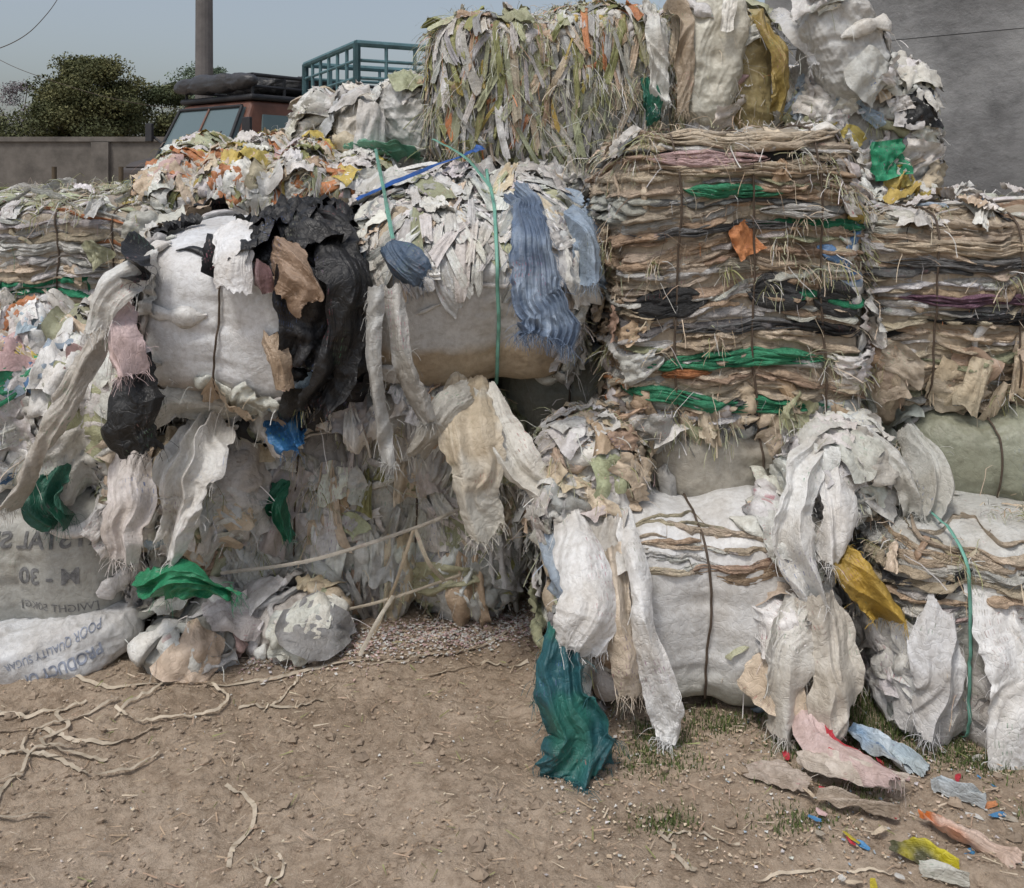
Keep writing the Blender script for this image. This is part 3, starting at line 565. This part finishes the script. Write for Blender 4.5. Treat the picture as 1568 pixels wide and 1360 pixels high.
# litter on the ground near the right
lit=dict(up=3,bulge=.010,amp=.016,cr=.010,thr=0,folds=4,ragged=.5)
sheet('red_edged_sack',[(.93,2.8,.12,.07),(.905,2.66,.07,.11),(.95,2.56,.04,.10),(1.06,2.48,.02,.05)],(.64,.50,.48),up=2.5,folds=3,amp=.02,cr=.01,thr=10,edge=(.50,.03,.05))
sheet('red_edged_sack',[(.86,2.60,.03,.05),(.96,2.53,.04,.08),(1.10,2.49,.03,.05)],(.62,.55,.48),up=2.5,folds=3,amp=.018,cr=.01,thr=10,edge=(.50,.03,.05))
sheet('blue_packet',[(1.05,2.73,.04,.05),(1.10,2.67,.03,.09),(1.15,2.58,.02,.08)],(.6,.68,.74),col2=(.05,.24,.5),**lit)
sheet('blue_packet',[(1.14,2.66,.03,.03),(1.18,2.62,.03,.05),(1.20,2.57,.02,.04)],(.1,.3,.55),col2=(.5,.6,.66),**lit)
sheet('clear_plastic_bag',[(.68,2.58,.02,.05),(.76,2.55,.03,.07),(.84,2.52,.02,.05)],(.46,.39,.33),**lit)
sheet('clear_plastic_bag',[(.85,2.47,.02,.03),(.95,2.43,.02,.045),(1.04,2.41,.01,.03)],(.42,.35,.28),**lit)
sheet('orange_packet',[(1.10,2.39,.02,.03),(1.17,2.31,.02,.055),(1.27,2.22,.01,.05)],(.66,.2,.05),col2=(.62,.48,.4),**lit)
sheet('yellow_packet',[(.97,2.29,.01,.03),(1.04,2.25,.02,.05),(1.10,2.21,.01,.03)],(.62,.54,.03),col2=(.1,.1,.05),**lit)
sheet('white_packet',[(1.02,2.21,.01,.03),(1.06,2.19,.02,.035),(1.11,2.17,.01,.03)],(.55,.55,.5),**lit)
sheet('white_packet',[(1.2,2.52,.01,.03),(1.24,2.48,.02,.035),(1.3,2.44,.01,.03)],(.5,.55,.58),**lit)
SC=[W2,CR,(.55,.05,.07),(.08,.28,.55),OR,(.5,.45,.4),(.45,.4,.33),PK,(.60,.5,.05)]
for i in range(44):
    x0,y0=rng.uniform(.8,1.4),rng.uniform(2.15,2.65); a=rng.uniform(0,6); l_=rng.uniform(.008,.026)
    sheet('litter_scrap',[(x0,y0,.006,.01),(x0+l_*math.cos(a),y0+l_*math.sin(a),.008,.018),(x0+2*l_*math.cos(a),y0+2*l_*math.sin(a),.005,.010)],SC[rng.integers(9)],up=3,bulge=.004,amp=.006,cr=.004,thr=0,folds=2,nu=12,nv=18,ragged=.6)

# printed lettering conformed to the left sacks
def lettering(b,txt,x,z,size,col,flipx=False,roll=0,bold=.0):
    cu=bpy.data.curves.new('t','FONT'); cu.body=txt; cu.size=size; cu.offset=bold; cu.align_x='CENTER'
    o=bpy.data.objects.new('t',cu); ROOT.objects.link(o); dg=bpy.context.evaluated_depsgraph_get()
    me=bpy.data.meshes.new_from_object(o.evaluated_get(dg)); bpy.data.objects.remove(o)
    if not len(me.vertices): return
    import bmesh
    bm=bmesh.new(); bm.from_mesh(me); bmesh.ops.triangulate(bm,faces=bm.faces); bmesh.ops.subdivide_edges(bm,edges=bm.edges,cuts=2); bm.to_mesh(me); bm.free()
    V=np.array([v.co for v in me.vertices]); a=math.radians(roll)
    X=V[:,0]*(-1 if flipx else 1); Z=V[:,1]; X,Z=X*math.cos(a)-Z*math.sin(a)+x,X*math.sin(a)+Z*math.cos(a)+z
    r=np.clip(1-np.abs(X/b.h[0])**b.p-np.abs(Z/b.h[2])**b.p,.01,1)**(1/b.p)
    S,nn=b.proj(st(X,-b.h[1]*r,Z)); P=b.place(S,nn,np.full(len(X),.003))
    me.vertices.foreach_set('co',P.ravel().astype(np.float32)); me.materials.clear(); me.materials.append(col); me.update()
    o=bpy.data.objects.new('printed_text',me); ROOT.objects.link(o); o.parent=b.ob
INK=flat('faded_ink',(.16,.16,.16),.7,var=.6,scale=40); INKB=flat('blue_ink',(.27,.30,.37),.7,var=.5,scale=40)
lettering(LBb,'CRYSTAL SUGAR',.12,.10,.085,INK,flipx=True,bold=.002)
lettering(LBb,'M - 30',.20,-.03,.08,INK,flipx=True,bold=.002)
lettering(LBb,'[WIGHT 50KG]',.22,-.13,.04,INK,flipx=True)
lettering(sk,'PRODUCT OF',.12,.0,.040,INKB,roll=187,bold=.001)
lettering(sk,'POOR QUALITY SUGAR',.10,.045,.028,INKB,roll=187,bold=.0)

# ---------------------------------------------------------------- ground
def gz(x,y):
    r=np.clip((y-5.6)/2.2,0,1); r=r*r*(3-2*r)*.5
    d=np.exp(-np.clip(np.hypot(x,y-3)-3.5,0,None)/1.2)
    P=st(x,y,0*x)
    return r+d*(.04*fbm(P*1.3,2,40)+.020*fbm(P*9,3,41)+.009*np.clip(ridge(P*34,2,43),-.2,1))
def axis(a,b,step,far):
    m=np.arange(a,b,step); e=np.geomspace(step,far,60)
    return np.concatenate([(a-e)[::-1],m,b+e])
gx=axis(-2.4,2.2,.0115,400);gy=np.concatenate([-np.geomspace(.1,60,20)[::-1]+1.2,np.arange(1.25,4.2,.0115),4.2+np.geomspace(.0125,500,70)])
GX,GY=np.meshgrid(gx,gy); GZ=gz(GX,GY)
mg=MB(); mg.grids(st(GX,GY,GZ),np.array((.3,.25,.2)))
m,nt,b_=newmat('dry_soil'); tc=N(nt,'ShaderNodeTexCoord'); o=tc.outputs['Object']
c=ramp(nt,noise(nt,o,1.6,7,.62),[(.32,(.31,.24,.175)),(.5,(.44,.35,.265)),(.7,(.51,.415,.325))])
c=mix(nt,.75,c,ramp(nt,noise(nt,o,38,6,.7),[(.3,(.5,.47,.43)),(.55,(1,1,1)),(.75,(1.0,1,1))]),'MULTIPLY')
c=mix(nt,.6,c,ramp(nt,noise(nt,o,9,6,.7),[(.34,(.62,.58,.54)),(.5,(1,1,1))]),'MULTIPLY')
c=mix(nt,math_(nt,'MULTIPLY',ramp(nt,noise(nt,o,130,3,.6),[(.60,(0,0,0)),(.68,(1,1,1))]),.4),c,(.58,.50,.41))
nt.links.new(c,b_.inputs['Base Color']); b_.inputs['Roughness'].default_value=.95; b_.inputs['Specular IOR Level'].default_value=.1
bp=N(nt,'ShaderNodeBump'); bp.inputs['Strength'].default_value=.9; bp.inputs['Distance'].default_value=.014
nt.links.new(noise(nt,o,60,7,.7),bp.inputs['Height']); nt.links.new(bp.outputs[0],b_.inputs['Normal'])
mg.build('ground',[m])
def chips(name,n,xy,size,p,lift=.004,mat=M_THR,asp=(.25,.9)):
    x,y=xy; z=gz(x,y)+lift; a=rng.uniform(0,6.28,n); l=rng.uniform(*size,n); w=l*rng.uniform(*asp,n); t=rng.normal(0,.35,(n,2))
    u=np.array([-1,1])[None,None,:]*.5; v=np.array([-1,1])[None,:,None]*.5
    dx=u*w[:,None,None]; dy=v*l[:,None,None]; A=a[:,None,None]
    jx=rng.normal(0,.15,(n,2,2))*np.minimum(l,w*2)[:,None,None]
    X=dx*np.cos(A)-dy*np.sin(A)+jx; Y=dx*np.sin(A)+dy*np.cos(A)
    Z=np.abs(X*t[:,0,None,None]+Y*t[:,1,None,None])+rng.uniform(0,.004,(n,2,2))
    P=st(X+x[:,None,None],Y+y[:,None,None],Z+z[:,None,None]); mm=MB(); mm.grids(P,pick(p,n)); mm.build(name,[mat],smooth=False)
n=9000; x=rng.uniform(-2.4,2.2,n); y=rng.uniform(2.0,4.0,n)
chips('plastic_flake_litter',n,(x,y),(.002,.009),pal(CR=3,TN=6,W2=.8))
n=5200; t=rng.uniform(0,1,n)**.8; x=-.95+1.05*t; y=3.2+.32*t+rng.normal(0,.08,n)
chips('plastic_flake_litter',n,(x,y),(.003,.013),pal(W=4,PK=4,W2=2,CR=2,TN=1))
n=2200; x=rng.uniform(.1,2,n); y=rng.uniform(2.2,2.9,n)
chips('plastic_flake_litter',n,(x,y),(.003,.011),pal(W2=2,CR=3,TN=4,LB_=.3))
n=2000; x=rng.uniform(-2.2,2,n); y=rng.uniform(2.1,3.3,n)
chips('dry_stalks',n,(x,y),(.015,.05),pal(TN=4,CR=3,OL=1),asp=(.03,.07))
n=2600; x=rng.uniform(-2.3,2,n); y=rng.uniform(2.05,3.6,n); r=rng.uniform(.002,.009,n)*(1+1.4*(rng.random(n)<.06))
a=np.linspace(0,2*np.pi,7)[:-1][None,None,:]; e=np.radians(np.array([-60,-10,35,85]))[None,:,None]
jr=rng.uniform(.65,1.3,(n,4,6)); R_=r[:,None,None]*jr
P=st(x[:,None,None]+R_*np.cos(a)*np.cos(e)*1.2,y[:,None,None]+R_*np.sin(a)*np.cos(e),gz(x,y)[:,None,None]+.5*r[:,None,None]+R_*np.sin(e)*.7)
mm=MB(); mm.grids(P,pick(pal(TN=4,CR=1,DG=.4),n)*.75,close=True); mm.build('soil_clods',[flat('soil_clod',(.32,.25,.185),.95)],smooth=False)

def strips(name,list_,col,wid=.006):
    mm=MB()
    for pts in list_:
        c=cat(pts,60); c[:,:2]+=.010*np.stack([vn(st(np.linspace(0,6,60),np.zeros(60)+len(mm.V),np.zeros(60)+i),3) for i in range(2)],1)
        z=gz(c[:,0],c[:,1])+.006+c[:,2]; T=np.gradient(c[:,:2],axis=0); T/=np.linalg.norm(T,axis=1,keepdims=True)+1e-9
        k=np.linspace(0,7,60); tw=.8*vn(st(k,k*0+rng.uniform(0,99),k*0),3)
        S=np.stack([-T[:,1]*np.cos(tw),T[:,0]*np.cos(tw),np.sin(tw)],1)*wid*rng.uniform(.4,1.1)
        C=np.stack([c[:,0],c[:,1],z+np.abs(np.sin(tw))*wid],1)
        mm.grids(np.stack([C-S,C,C+S],1),np.array(col)*rng.uniform(.75,1.1))
    return mm.build(name,[M_THR])
L=[[(-1.55,3.08),(-1.3,3.0),(-.86,3.04),(-.70,3.13),(-.2,3.28),(-.06,3.39)],[(-.83,2.56),(-.74,2.5),(-.71,2.42),(-.74,2.33),(-.73,2.26)],[(-.68,2.28),(-.62,2.24),(-.57,2.21)],[(-.62,2.2),(-.58,2.26),(-.61,2.3)],
 [(.39,2.36),(.41,2.3),(.45,2.2)],[(.4,2.33),(.5,2.35),(.6,2.3)],[(-.9,2.93),(-.75,2.9),(-.62,2.95)],[(-.8,2.88),(-.77,2.98),(-.74,3.1)],[(-1.1,2.8),(-1.3,2.72),(-1.5,2.8),(-1.7,2.7)],[(.6,2.2),(.8,2.24),(.95,2.2)],[(-.3,3.1),(-.1,3.2),(.05,3.22)],
 [(-.5,3.15),(-.3,3.25),(-.15,3.3),(.0,3.45)],[(-.95,3.12),(-.7,3.2),(-.4,3.22)]]
for i in range(11):
    cx,cy=rng.uniform(-1.75,-1.2),rng.uniform(2.55,3.0); a=rng.uniform(0,6); pts=[]
    for k in range(6):
        pts.append((cx,cy,rng.uniform(0,.012))); a+=rng.uniform(-1,1.3); cx+=.13*math.cos(a); cy+=.08*math.sin(a)
    L.append(pts)
L=[[(*p[:2],p[2] if len(p)>2 else 0) for p in q] for q in L]
strips('plastic_strapping',L,(.58,.50,.39))
def free(name,pts,col,w):
    sheet(name,[(*p,w) for p in pts],col,folds=1,amp=.002,cr=.002,bulge=.002,thr=0,nu=6,nv=40,ragged=.1)
free('plastic_strapping',[(-1.1,3.35,.25),(-.75,3.33,.31),(-.36,3.36,.42),(-.2,3.42,.47)],(.58,.54,.47),.013)
free('plastic_strapping',[(-.37,3.36,.42),(-.4,3.34,.33),(-.45,3.38,.18),(-.52,3.35,.02)],(.58,.49,.36),.012)
free('plastic_strapping',[(-.37,3.36,.42),(-.32,3.35,.3),(-.26,3.4,.2)],(.6,.54,.43),.016)
free('plastic_strapping',[(-1.1,3.1,.05),(-.8,3.28,.1),(-.5,3.38,.13),(-.2,3.45,.2)],(.56,.49,.38),.011)
free('plastic_strapping',[(-.55,3.2,.02),(-.5,3.28,.1),(-.45,3.36,.16)],(.6,.55,.46),.016)

def grass(name,n,xy,h):
    x,y=xy; z=gz(x,y); a=rng.uniform(0,6.28,n); hh=rng.uniform(*h,n); l=rng.uniform(.1,.8,n)
    k=np.linspace(0,1,4)[None,:,None]; w=np.array([-1,1])[None,None,:]*.0018*(1.05-k)
    A=a[:,None,None]; Hh=hh[:,None,None]; Ll=l[:,None,None]
    P=st(x[:,None,None]+np.cos(A)*Ll*Hh*k**1.7-np.sin(A)*w,y[:,None,None]+np.sin(A)*Ll*Hh*k**1.7+np.cos(A)*w,z[:,None,None]+Hh*k*(1-.3*Ll*k))
    mm=MB(); mm.grids(P,np.array((.085,.12,.032))*rng.uniform(.5,1.8,(n,1))); mm.build(name,[M_THR])
n=8000; cl=rng.integers(0,44,n); cx=rng.uniform(.35,1.7,44); cy=np.where(rng.random(44)<.75,rng.uniform(2.62,2.88,44),rng.uniform(2.35,2.65,44))
grass('grass',n,(cx[cl]+rng.normal(0,.05,n),cy[cl]+rng.normal(0,.03,n)),(.006,.028))
n=1200; grass('grass',n,(rng.uniform(1.05,1.3,n),rng.uniform(2.72,3.1,n)),(.02,.07))

# ---------------------------------------------------------------- background objects
def obj(name,verts,faces,mat,parent=None,bev=0,smooth=False):
    me=bpy.data.meshes.new(name); me.from_pydata([tuple(v) for v in verts],[],faces); me.materials.append(mat); me.update()
    o=bpy.data.objects.new(name,me); ROOT.objects.link(o)
    if parent: o.parent=parent
    if bev:
        bm=o.modifiers.new('b','BEVEL'); bm.width=bev; bm.segments=3
    return o
def hexa(name,b,t,mat,parent=None,bev=0):
    return obj(name,list(b)+list(t),[(3,2,1,0),(4,5,6,7),(0,1,5,4),(1,2,6,5),(2,3,7,6),(3,0,4,7)],mat,parent,bev)
def box(name,x0,x1,y0,y1,z0,z1,mat,parent=None,bev=0):
    return hexa(name,[(x0,y0,z0),(x1,y0,z0),(x1,y1,z0),(x0,y1,z0)],[(x0,y0,z1),(x1,y0,z1),(x1,y1,z1),(x0,y1,z1)],mat,parent,bev)
def tube(name,a,b,r,mat,parent=None,n=10,r2=None):
    a=Vector(a);b=Vector(b);d=(b-a).normalized();q=d.to_track_quat('Z','Y'); V=[]
    for p,rr in ((a,r),(b,r2 or r)):
        for i in range(n):
            t=2*math.pi*i/n; V.append(p+q@Vector((rr*math.cos(t),rr*math.sin(t),0)))
    F=[(i,(i+1)%n,n+(i+1)%n,n+i) for i in range(n)]+[tuple(range(n))[::-1],tuple(range(n,2*n))]
    return obj(name,V,F,mat,parent,0)
def empty(name,loc,rz=0):
    e=bpy.data.objects.new(name,None); e.location=loc; e.rotation_euler=(0,0,math.radians(rz)); ROOT.objects.link(e); return e
m,nt,b_=newmat('weathered_concrete'); tc=N(nt,'ShaderNodeTexCoord'); o=tc.outputs['Object']
c=ramp(nt,noise(nt,o,1.1,8,.65,.6),[(.3,(.15,.15,.15)),(.5,(.24,.24,.238)),(.68,(.33,.33,.325))])
mp=N(nt,'ShaderNodeMapping'); mp.inputs['Scale'].default_value=(2,2,10); nt.links.new(o,mp.inputs[0])
c=mix(nt,.45,c,ramp(nt,noise(nt,mp.outputs[0],1.5,5,.6),[(.38,(.65,.65,.65)),(.6,(1,1,1))]),'MULTIPLY')
c=mix(nt,.8,c,ramp(nt,noise(nt,o,3.2,7,.7,.4),[(.34,(.62,.62,.62)),(.5,(1,1,1))]),'MULTIPLY')
nt.links.new(c,b_.inputs['Base Color']); b_.inputs['Roughness'].default_value=.9
bp=N(nt,'ShaderNodeBump'); bp.inputs['Strength'].default_value=.7; bp.inputs['Distance'].default_value=.03
nt.links.new(noise(nt,o,7,9,.7),bp.inputs['Height']); nt.links.new(bp.outputs[0],b_.inputs['Normal'])
MC=m
bd=empty('concrete_building',(2.02,7.1,0)); ang=math.atan2(5.94-7.1,3.43-2.02); bd.rotation_euler=(0,0,ang)
box('wall',0,6,0,.3,0,2.74,MC,bd); box('wall_upper',0.0,6,.006,.3,2.746,6,MC,bd); box('plaster_joint',0.02,6,.03,.28,2.735,2.755,MC,bd)
box('side_wall',0.003,.3,.3,5,0,6,MC,bd); box('roof_slab',-.15,6.1,-.1,5,6.003,6.2,MC,bd)
MW=flat('old_plastered_wall',(.15,.137,.122),.95,var=.35,scale=3)
cw=empty('compound_wall',(0,0,0)); box('wall',-30,-4.6,18,18.25,.3,2.45,MW,cw); box('coping',-30,-4.6,17.95,18.3,2.453,2.55,MW,cw)
for i in range(9): box('pier_%d'%i,-29.5+i*3,-29.15+i*3,17.9,17.997,.3,2.44,MW,cw)
MP=flat('pole_concrete',(.14,.13,.125),.9,var=.25,scale=4)
up=empty('utility_pole',(-5.9,17,0)); tube('shaft',(0,0,.3),(0,0,9),.18,MP,up,16,.14)
box('cross_arm',-.8,.8,-.05,.05,8.3,8.4,MP,up)
for i,xx in enumerate((-.7,0,.7)): tube('insulator_%d'%i,(xx,0,8.41),(xx,0,8.6),.05,MP,up)
def wire(pts,r=.012):
    c=cat([(*p,0) for p in pts],60)[:,:3]; k=np.linspace(0,2*np.pi,6)[:-1]
    P=c[:,None]+np.stack([0*k,np.cos(k)*r,np.sin(k)*r],-1)[None]; mm=MB(); mm.grids(P,np.array((.02,.02,.02)),close=True); mm.build('overhead_wire',[M_WIRE])
wire([(-9,14,3.5),(-7.9,14,3.85),(-7.35,14,4.3),(-6.9,14,5.0)],.008); wire([(-12,20,4.6),(-10.8,20,4.05),(-8.5,20,3.4),(-6,22,3.2)],.007)
# jeep, snub-nosed
MO=flat('rusty_red_brown_paint',(.17,.075,.05),.5,var=.35,scale=3); MGl,nt,b_=newmat('windshield_glass'); b_.inputs['Base Color'].default_value=(.13,.18,.19,1); b_.inputs['Roughness'].default_value=.12
MDk=flat('dusty_dark_paint',(.06,.05,.045),.6,var=.3,scale=3)
MBk=flat('black_rubber',(.025,.025,.028),.6); MTeal=flat('faded_teal_paint',(.09,.18,.20),.55,var=.35,scale=5)
j=empty('jeep',(-4.0,13.4,.5),-38); j.scale=(1.25,)*3   # local -y is the front
box('body',-.8,.8,-1.2,1.9,.45,1.1,MDk,j,.06); hexa('bonnet',[(-.72,-1.18,1.1),(.72,-1.18,1.1),(.76,-.75,1.1),(-.76,-.75,1.1)],[(-.70,-1.1,1.16),(.70,-1.1,1.16),(.74,-.75,1.24),(-.74,-.75,1.24)],MDk,j,.03)
hexa('cabin_frame',[(-.76,-.74,1.1),(.76,-.74,1.1),(.76,1.85,1.1),(-.76,1.85,1.1)],[(-.68,-.42,1.86),(.68,-.42,1.86),(.7,1.8,1.86),(-.7,1.8,1.86)],MO,j,.05)
hexa('windshield',[(-.68,-.765,1.25),(.68,-.765,1.25),(.68,-.68,1.25),(-.68,-.68,1.25)],[(-.62,-.505,1.78),(.62,-.505,1.78),(.62,-.42,1.78),(-.62,-.42,1.78)],MGl,j)
tube('windshield_divider',(0,-.775,1.25),(0,-.515,1.78),.014,MO,j)
for a_,b2 in (((-.68,-.775,1.24),(.68,-.775,1.24)),((-.62,-.51,1.79),(.62,-.51,1.79)),((-.68,-.775,1.24),(-.62,-.51,1.79)),((.68,-.775,1.24),(.62,-.51,1.79))): tube('windshield_seal',a_,b2,.02,MBk,j)
tube('wiper_1',(-.3,-.79,1.26),(-.05,-.69,1.5),.008,MBk,j); tube('wiper_2',(.25,-.79,1.26),(.5,-.69,1.5),.008,MBk,j)
for s_ in (-1,1):
    for y0,y1 in ((-.35,.3),(.4,1.0),(1.1,1.65)):
        hexa('side_window',[(s_*.74,y0,1.3),(s_*.772,y0,1.3),(s_*.772,y1,1.3),(s_*.74,y1,1.3)],[(s_*.69,y0+.05,1.70),(s_*.722,y0+.05,1.70),(s_*.722,y1,1.70),(s_*.69,y1,1.70)],MGl,j)
    for yw in (-.75,1.2):
        tube('wheel',(s_*.62,yw,.36),(s_*.84,yw,.36),.36,MBk,j,24); tube('hub',(s_*.84,yw,.36),(s_*.86,yw,.36),.17,MP,j,16)
    tube('headlamp',(s_*.55,-1.22,.85),(s_*.55,-1.18,.85),.11,MGl,j,16)
    tube('mirror_arm',(s_*.76,-.6,1.35),(s_*.98,-.68,1.5),.015,MBk,j); box('mirror',s_*.98-.07,s_*.98+.07,-.72,-.68,1.42,1.64,MBk,j,.01)
box('roof',-.72,.72,-.46,1.85,1.863,1.93,MBk,j,.03); box('bumper',-.82,.82,-1.35,-1.23,.4,.58,MBk,j,.02)
for xx in (-.66,.66):
    tube('rack_rail',(xx,-.4,2.15),(xx,1.8,2.15),.022,MBk,j); tube('rack_rail_low',(xx,-.4,2.02),(xx,1.8,2.02),.018,MBk,j)
    for k in range(6): tube('rack_post',(xx,-.4+k*.44,1.92),(xx,-.4+k*.44,2.15),.018,MBk,j)
for yy in (-.4,1.8): tube('rack_cross',(-.66,yy,2.15),(.66,yy,2.15),.022,MBk,j)
tr=Bale('rolled_tarpaulin',(0,0,0),(.78,.13,.11),(0,0,0),p=2.6,straps=(-.5,0,.5),wr=.012,warp=.03); tr.core((.055,.055,.06),n=40,mi=3); tr.finish(False); tr.ob.parent=j; tr.ob.location=(-.05,-.42,2.08)
tr=Bale('roof_luggage',(0,0,0),(.6,.7,.14),(0,0,0),p=3,straps=(-.5,.5),wr=.03); tr.core((.03,.03,.03),n=40,mi=3); tr.finish(False); tr.ob.parent=j; tr.ob.location=(0,.6,2.07)
t=empty('cage_truck',(-1.75,10,.5),28)
Lx,Ly,z0,z1=4.2,2.2,1.0,2.75
box('load_bed',0,Lx,0,Ly,.95,1.1,MTeal,t,.02)
for (xa,ya,xb,yb) in ((0,0,Lx,0),(0,0,0,Ly),(Lx,0,Lx,Ly),(0,Ly,Lx,Ly)):
    Lg=math.hypot(xb-xa,yb-ya); nn=int(Lg/.33)
    for i,zz in enumerate((1.25,1.55,1.85,2.12,2.36,2.56,z1)): tube('rail',(xa,ya,zz),(xb,yb,zz),.02 if zz<z1 else .04,MTeal,t,8)
    for k in range(nn+1):
        f=k/nn; tube('bar',(xa+(xb-xa)*f,ya+(yb-ya)*f,1.1),(xa+(xb-xa)*f,ya+(yb-ya)*f,z1),.022 if 0<k<nn else .045,MTeal,t,8)
box('cab',Lx+.15,Lx+1.7,.05,Ly-.05,.7,2.3,MO,t,.12); box('cab_windshield',Lx+1.68,Lx+1.72,.25,Ly-.25,1.45,2.1,MGl,t)
for xx in (.7,1.6,Lx+.9):
    for yy in (.05,Ly-.3): tube('wheel',(xx,yy,.45),(xx,yy+.25,.45),.45,MBk,t,24)
MLf,nt,b_=newmat('foliage'); at=N(nt,'ShaderNodeAttribute',attribute_name='Col'); nt.links.new(at.outputs['Color'],b_.inputs['Base Color']); b_.inputs['Roughness'].default_value=.8
MBark=flat('bark',(.10,.075,.05),.95)
def tree(name,loc,h,w,n,col,clumps=40,leaf=.12,z0=.25):
    e=empty(name,loc); mm=MB()
    def limb(a,b,r1,r2,k=8):
        a=np.array(a,float);b=np.array(b,float); t_=np.linspace(0,1,k)[:,None]; c=a+(b-a)*t_+.06*np.linalg.norm(b-a)*np.stack([vn(st(t_[:,0]*3,t_[:,0]*0+b[0]*9,t_[:,0]*0+i),2) for i in range(3)],-1)*np.sin(t_*np.pi)
        g=np.linspace(0,2*np.pi,8)[:-1]; d=(b-a)/np.linalg.norm(b-a); s1=np.cross(d,[.3,.9,.2]);s1/=np.linalg.norm(s1);s2=np.cross(d,s1)
        r=(r1+(r2-r1)*t_)[:,None]
        mm.grids(c[:,None]+r*(np.cos(g)[None,:,None]*s1+np.sin(g)[None,:,None]*s2),np.array((.1,.08,.06)),close=True); return c
    tr_=limb((0,0,0),(rng.normal(0,.2),rng.normal(0,.2),h*.5),.035*h,.018*h)
    cc=[]
    for i in range(clumps):
        a=rng.uniform(0,6.28); u=rng.uniform(z0,1); zz=(u-z0)/(1-z0); prof=math.sqrt(max(.03,1-(zz*1.25-.3)**2)) if zz>.24 else .8+.8*zz
        rr=w*.5*min(1,prof)*math.sqrt(rng.uniform(.05,1)); c=(rr*math.cos(a),rr*math.sin(a)*.8,h*u*.93)
        cc.append(c)
        if i%2==0: s_=tr_[rng.integers(3,8)]; limb(s_,c,.008*h,.002*h,6)
    cc=np.array(cc); k=rng.integers(0,clumps,n); cs=rng.uniform(.6,1.3,clumps)*w*.11
    d=rng.normal(0,1,(n,3)); d/=np.linalg.norm(d,axis=1,keepdims=True); P0=cc[k]+d*(cs[k]*rng.uniform(.15,1.15,n)**.6)[:,None]*np.array([1.3,1.3,.8])
    q1=rng.normal(0,1,(n,3)); q1/=np.linalg.norm(q1,axis=1,keepdims=True); q2=np.cross(q1,rng.normal(0,1,(n,3))); q2/=np.linalg.norm(q2,axis=1,keepdims=True)
    l=rng.uniform(.5,1.2,n)[:,None]*leaf
    P=np.stack([np.stack([P0-q1*l,P0-q2*l*.45],1),np.stack([P0+q2*l*.45,P0+q1*l],1)],1)
    cv=rng.random(clumps)[k][:,None]
    bright=rng.uniform(.6,1.3,(n,1))*(.65+.7*cv)
    colr=np.array(col)*(1-.35*cv)+np.array((.13,.09,.045))*.35*cv
    mm.build('trunk_and_limbs',[MBark],parent=e)
    m2=MB(); m2.grids(P,np.clip(colr*bright,.005,.5)); m2.build('crown',[MLf],parent=e,smooth=False)
tree('acacia_tree',(-10.2,21.5,.4),4.35,3.3,70000,(.12,.135,.05),90,.045,z0=.2)
tree('acacia_tree',(-8.7,22.5,.4),3.9,2.7,40000,(.11,.14,.06),60,.045,z0=.2)
tree('acacia_tree',(-9.2,27,.4),4.9,3.0,18000,(.15,.22,.15),50,.05,z0=.3)
tree('flowering_tree',(-12.8,23,.4),4.0,2.2,6200,(.24,.22,.24),46,.04,z0=.3)
tree('acacia_tree',(-12.6,21,.4),3.0,2.8,26000,(.09,.12,.05),40,.045,z0=.2)
e=empty('cane_poles',(-5,9.3,.5))
for i in range(5): tube('pole_%d'%i,(-1.3,rng.uniform(-.2,.2),.75+i*.09+rng.uniform(-.03,.03)),(1.1,rng.uniform(-.3,.3),.8+i*.1+rng.uniform(-.1,.1)),.018,flat('cane',(.16,.17,.07),.8),e)
for i in range(4): tube('post_%d'%i,(-1.2+i*.7,0,-.05),(-1.2+i*.7,0,1.35),.025,MBark,e)
n=4000; grass('weeds',n,(rng.uniform(-6.5,-3.6,n),rng.uniform(8.6,9.1,n)),(.8,1.35))

# ---------------------------------------------------------------- light, sky, camera
w=bpy.data.worlds.new('World'); scene.world=w; w.use_nodes=True; nt=w.node_tree; bg=nt.nodes['Background']
sky=N(nt,'ShaderNodeTexSky'); sky.sky_type='NISHITA'; sky.sun_disc=False
sky.dust_density=4; sky.air_density=1.2; sky.ozone_density=2.5; sky.altitude=100
hs=N(nt,'ShaderNodeHueSaturation'); hs.inputs['Saturation'].default_value=.6; nt.links.new(sky.outputs[0],hs.inputs['Color']); nt.links.new(hs.outputs[0],bg.inputs['Color']); bg.inputs['Strength'].default_value=.13
sl=bpy.data.lights.new('sun','SUN'); sl.energy=1.5; sl.angle=math.radians(10); sl.color=(1,.96,.90); so=bpy.data.objects.new('sun',sl); ROOT.objects.link(so)
d=Vector((.28,.45,-1.0)); so.rotation_euler=d.to_track_quat('-Z','Y').to_euler()
sky.sun_rotation=math.atan2(-d.x,-d.y); sky.sun_elevation=math.atan2(1.0,math.hypot(.28,.45))
cam=bpy.data.cameras.new('camera'); co=bpy.data.objects.new('camera',cam); ROOT.objects.link(co); co.location=(0,0,1.75); co.rotation_euler=(math.radians(90),0,0)
cam.sensor_width=36; cam.lens=31.18; cam.shift_y=-.2615; cam.clip_start=.05; cam.clip_end=2000; scene.camera=co
scene.view_settings.view_transform='Standard'; scene.view_settings.look='None'; scene.view_settings.exposure=0
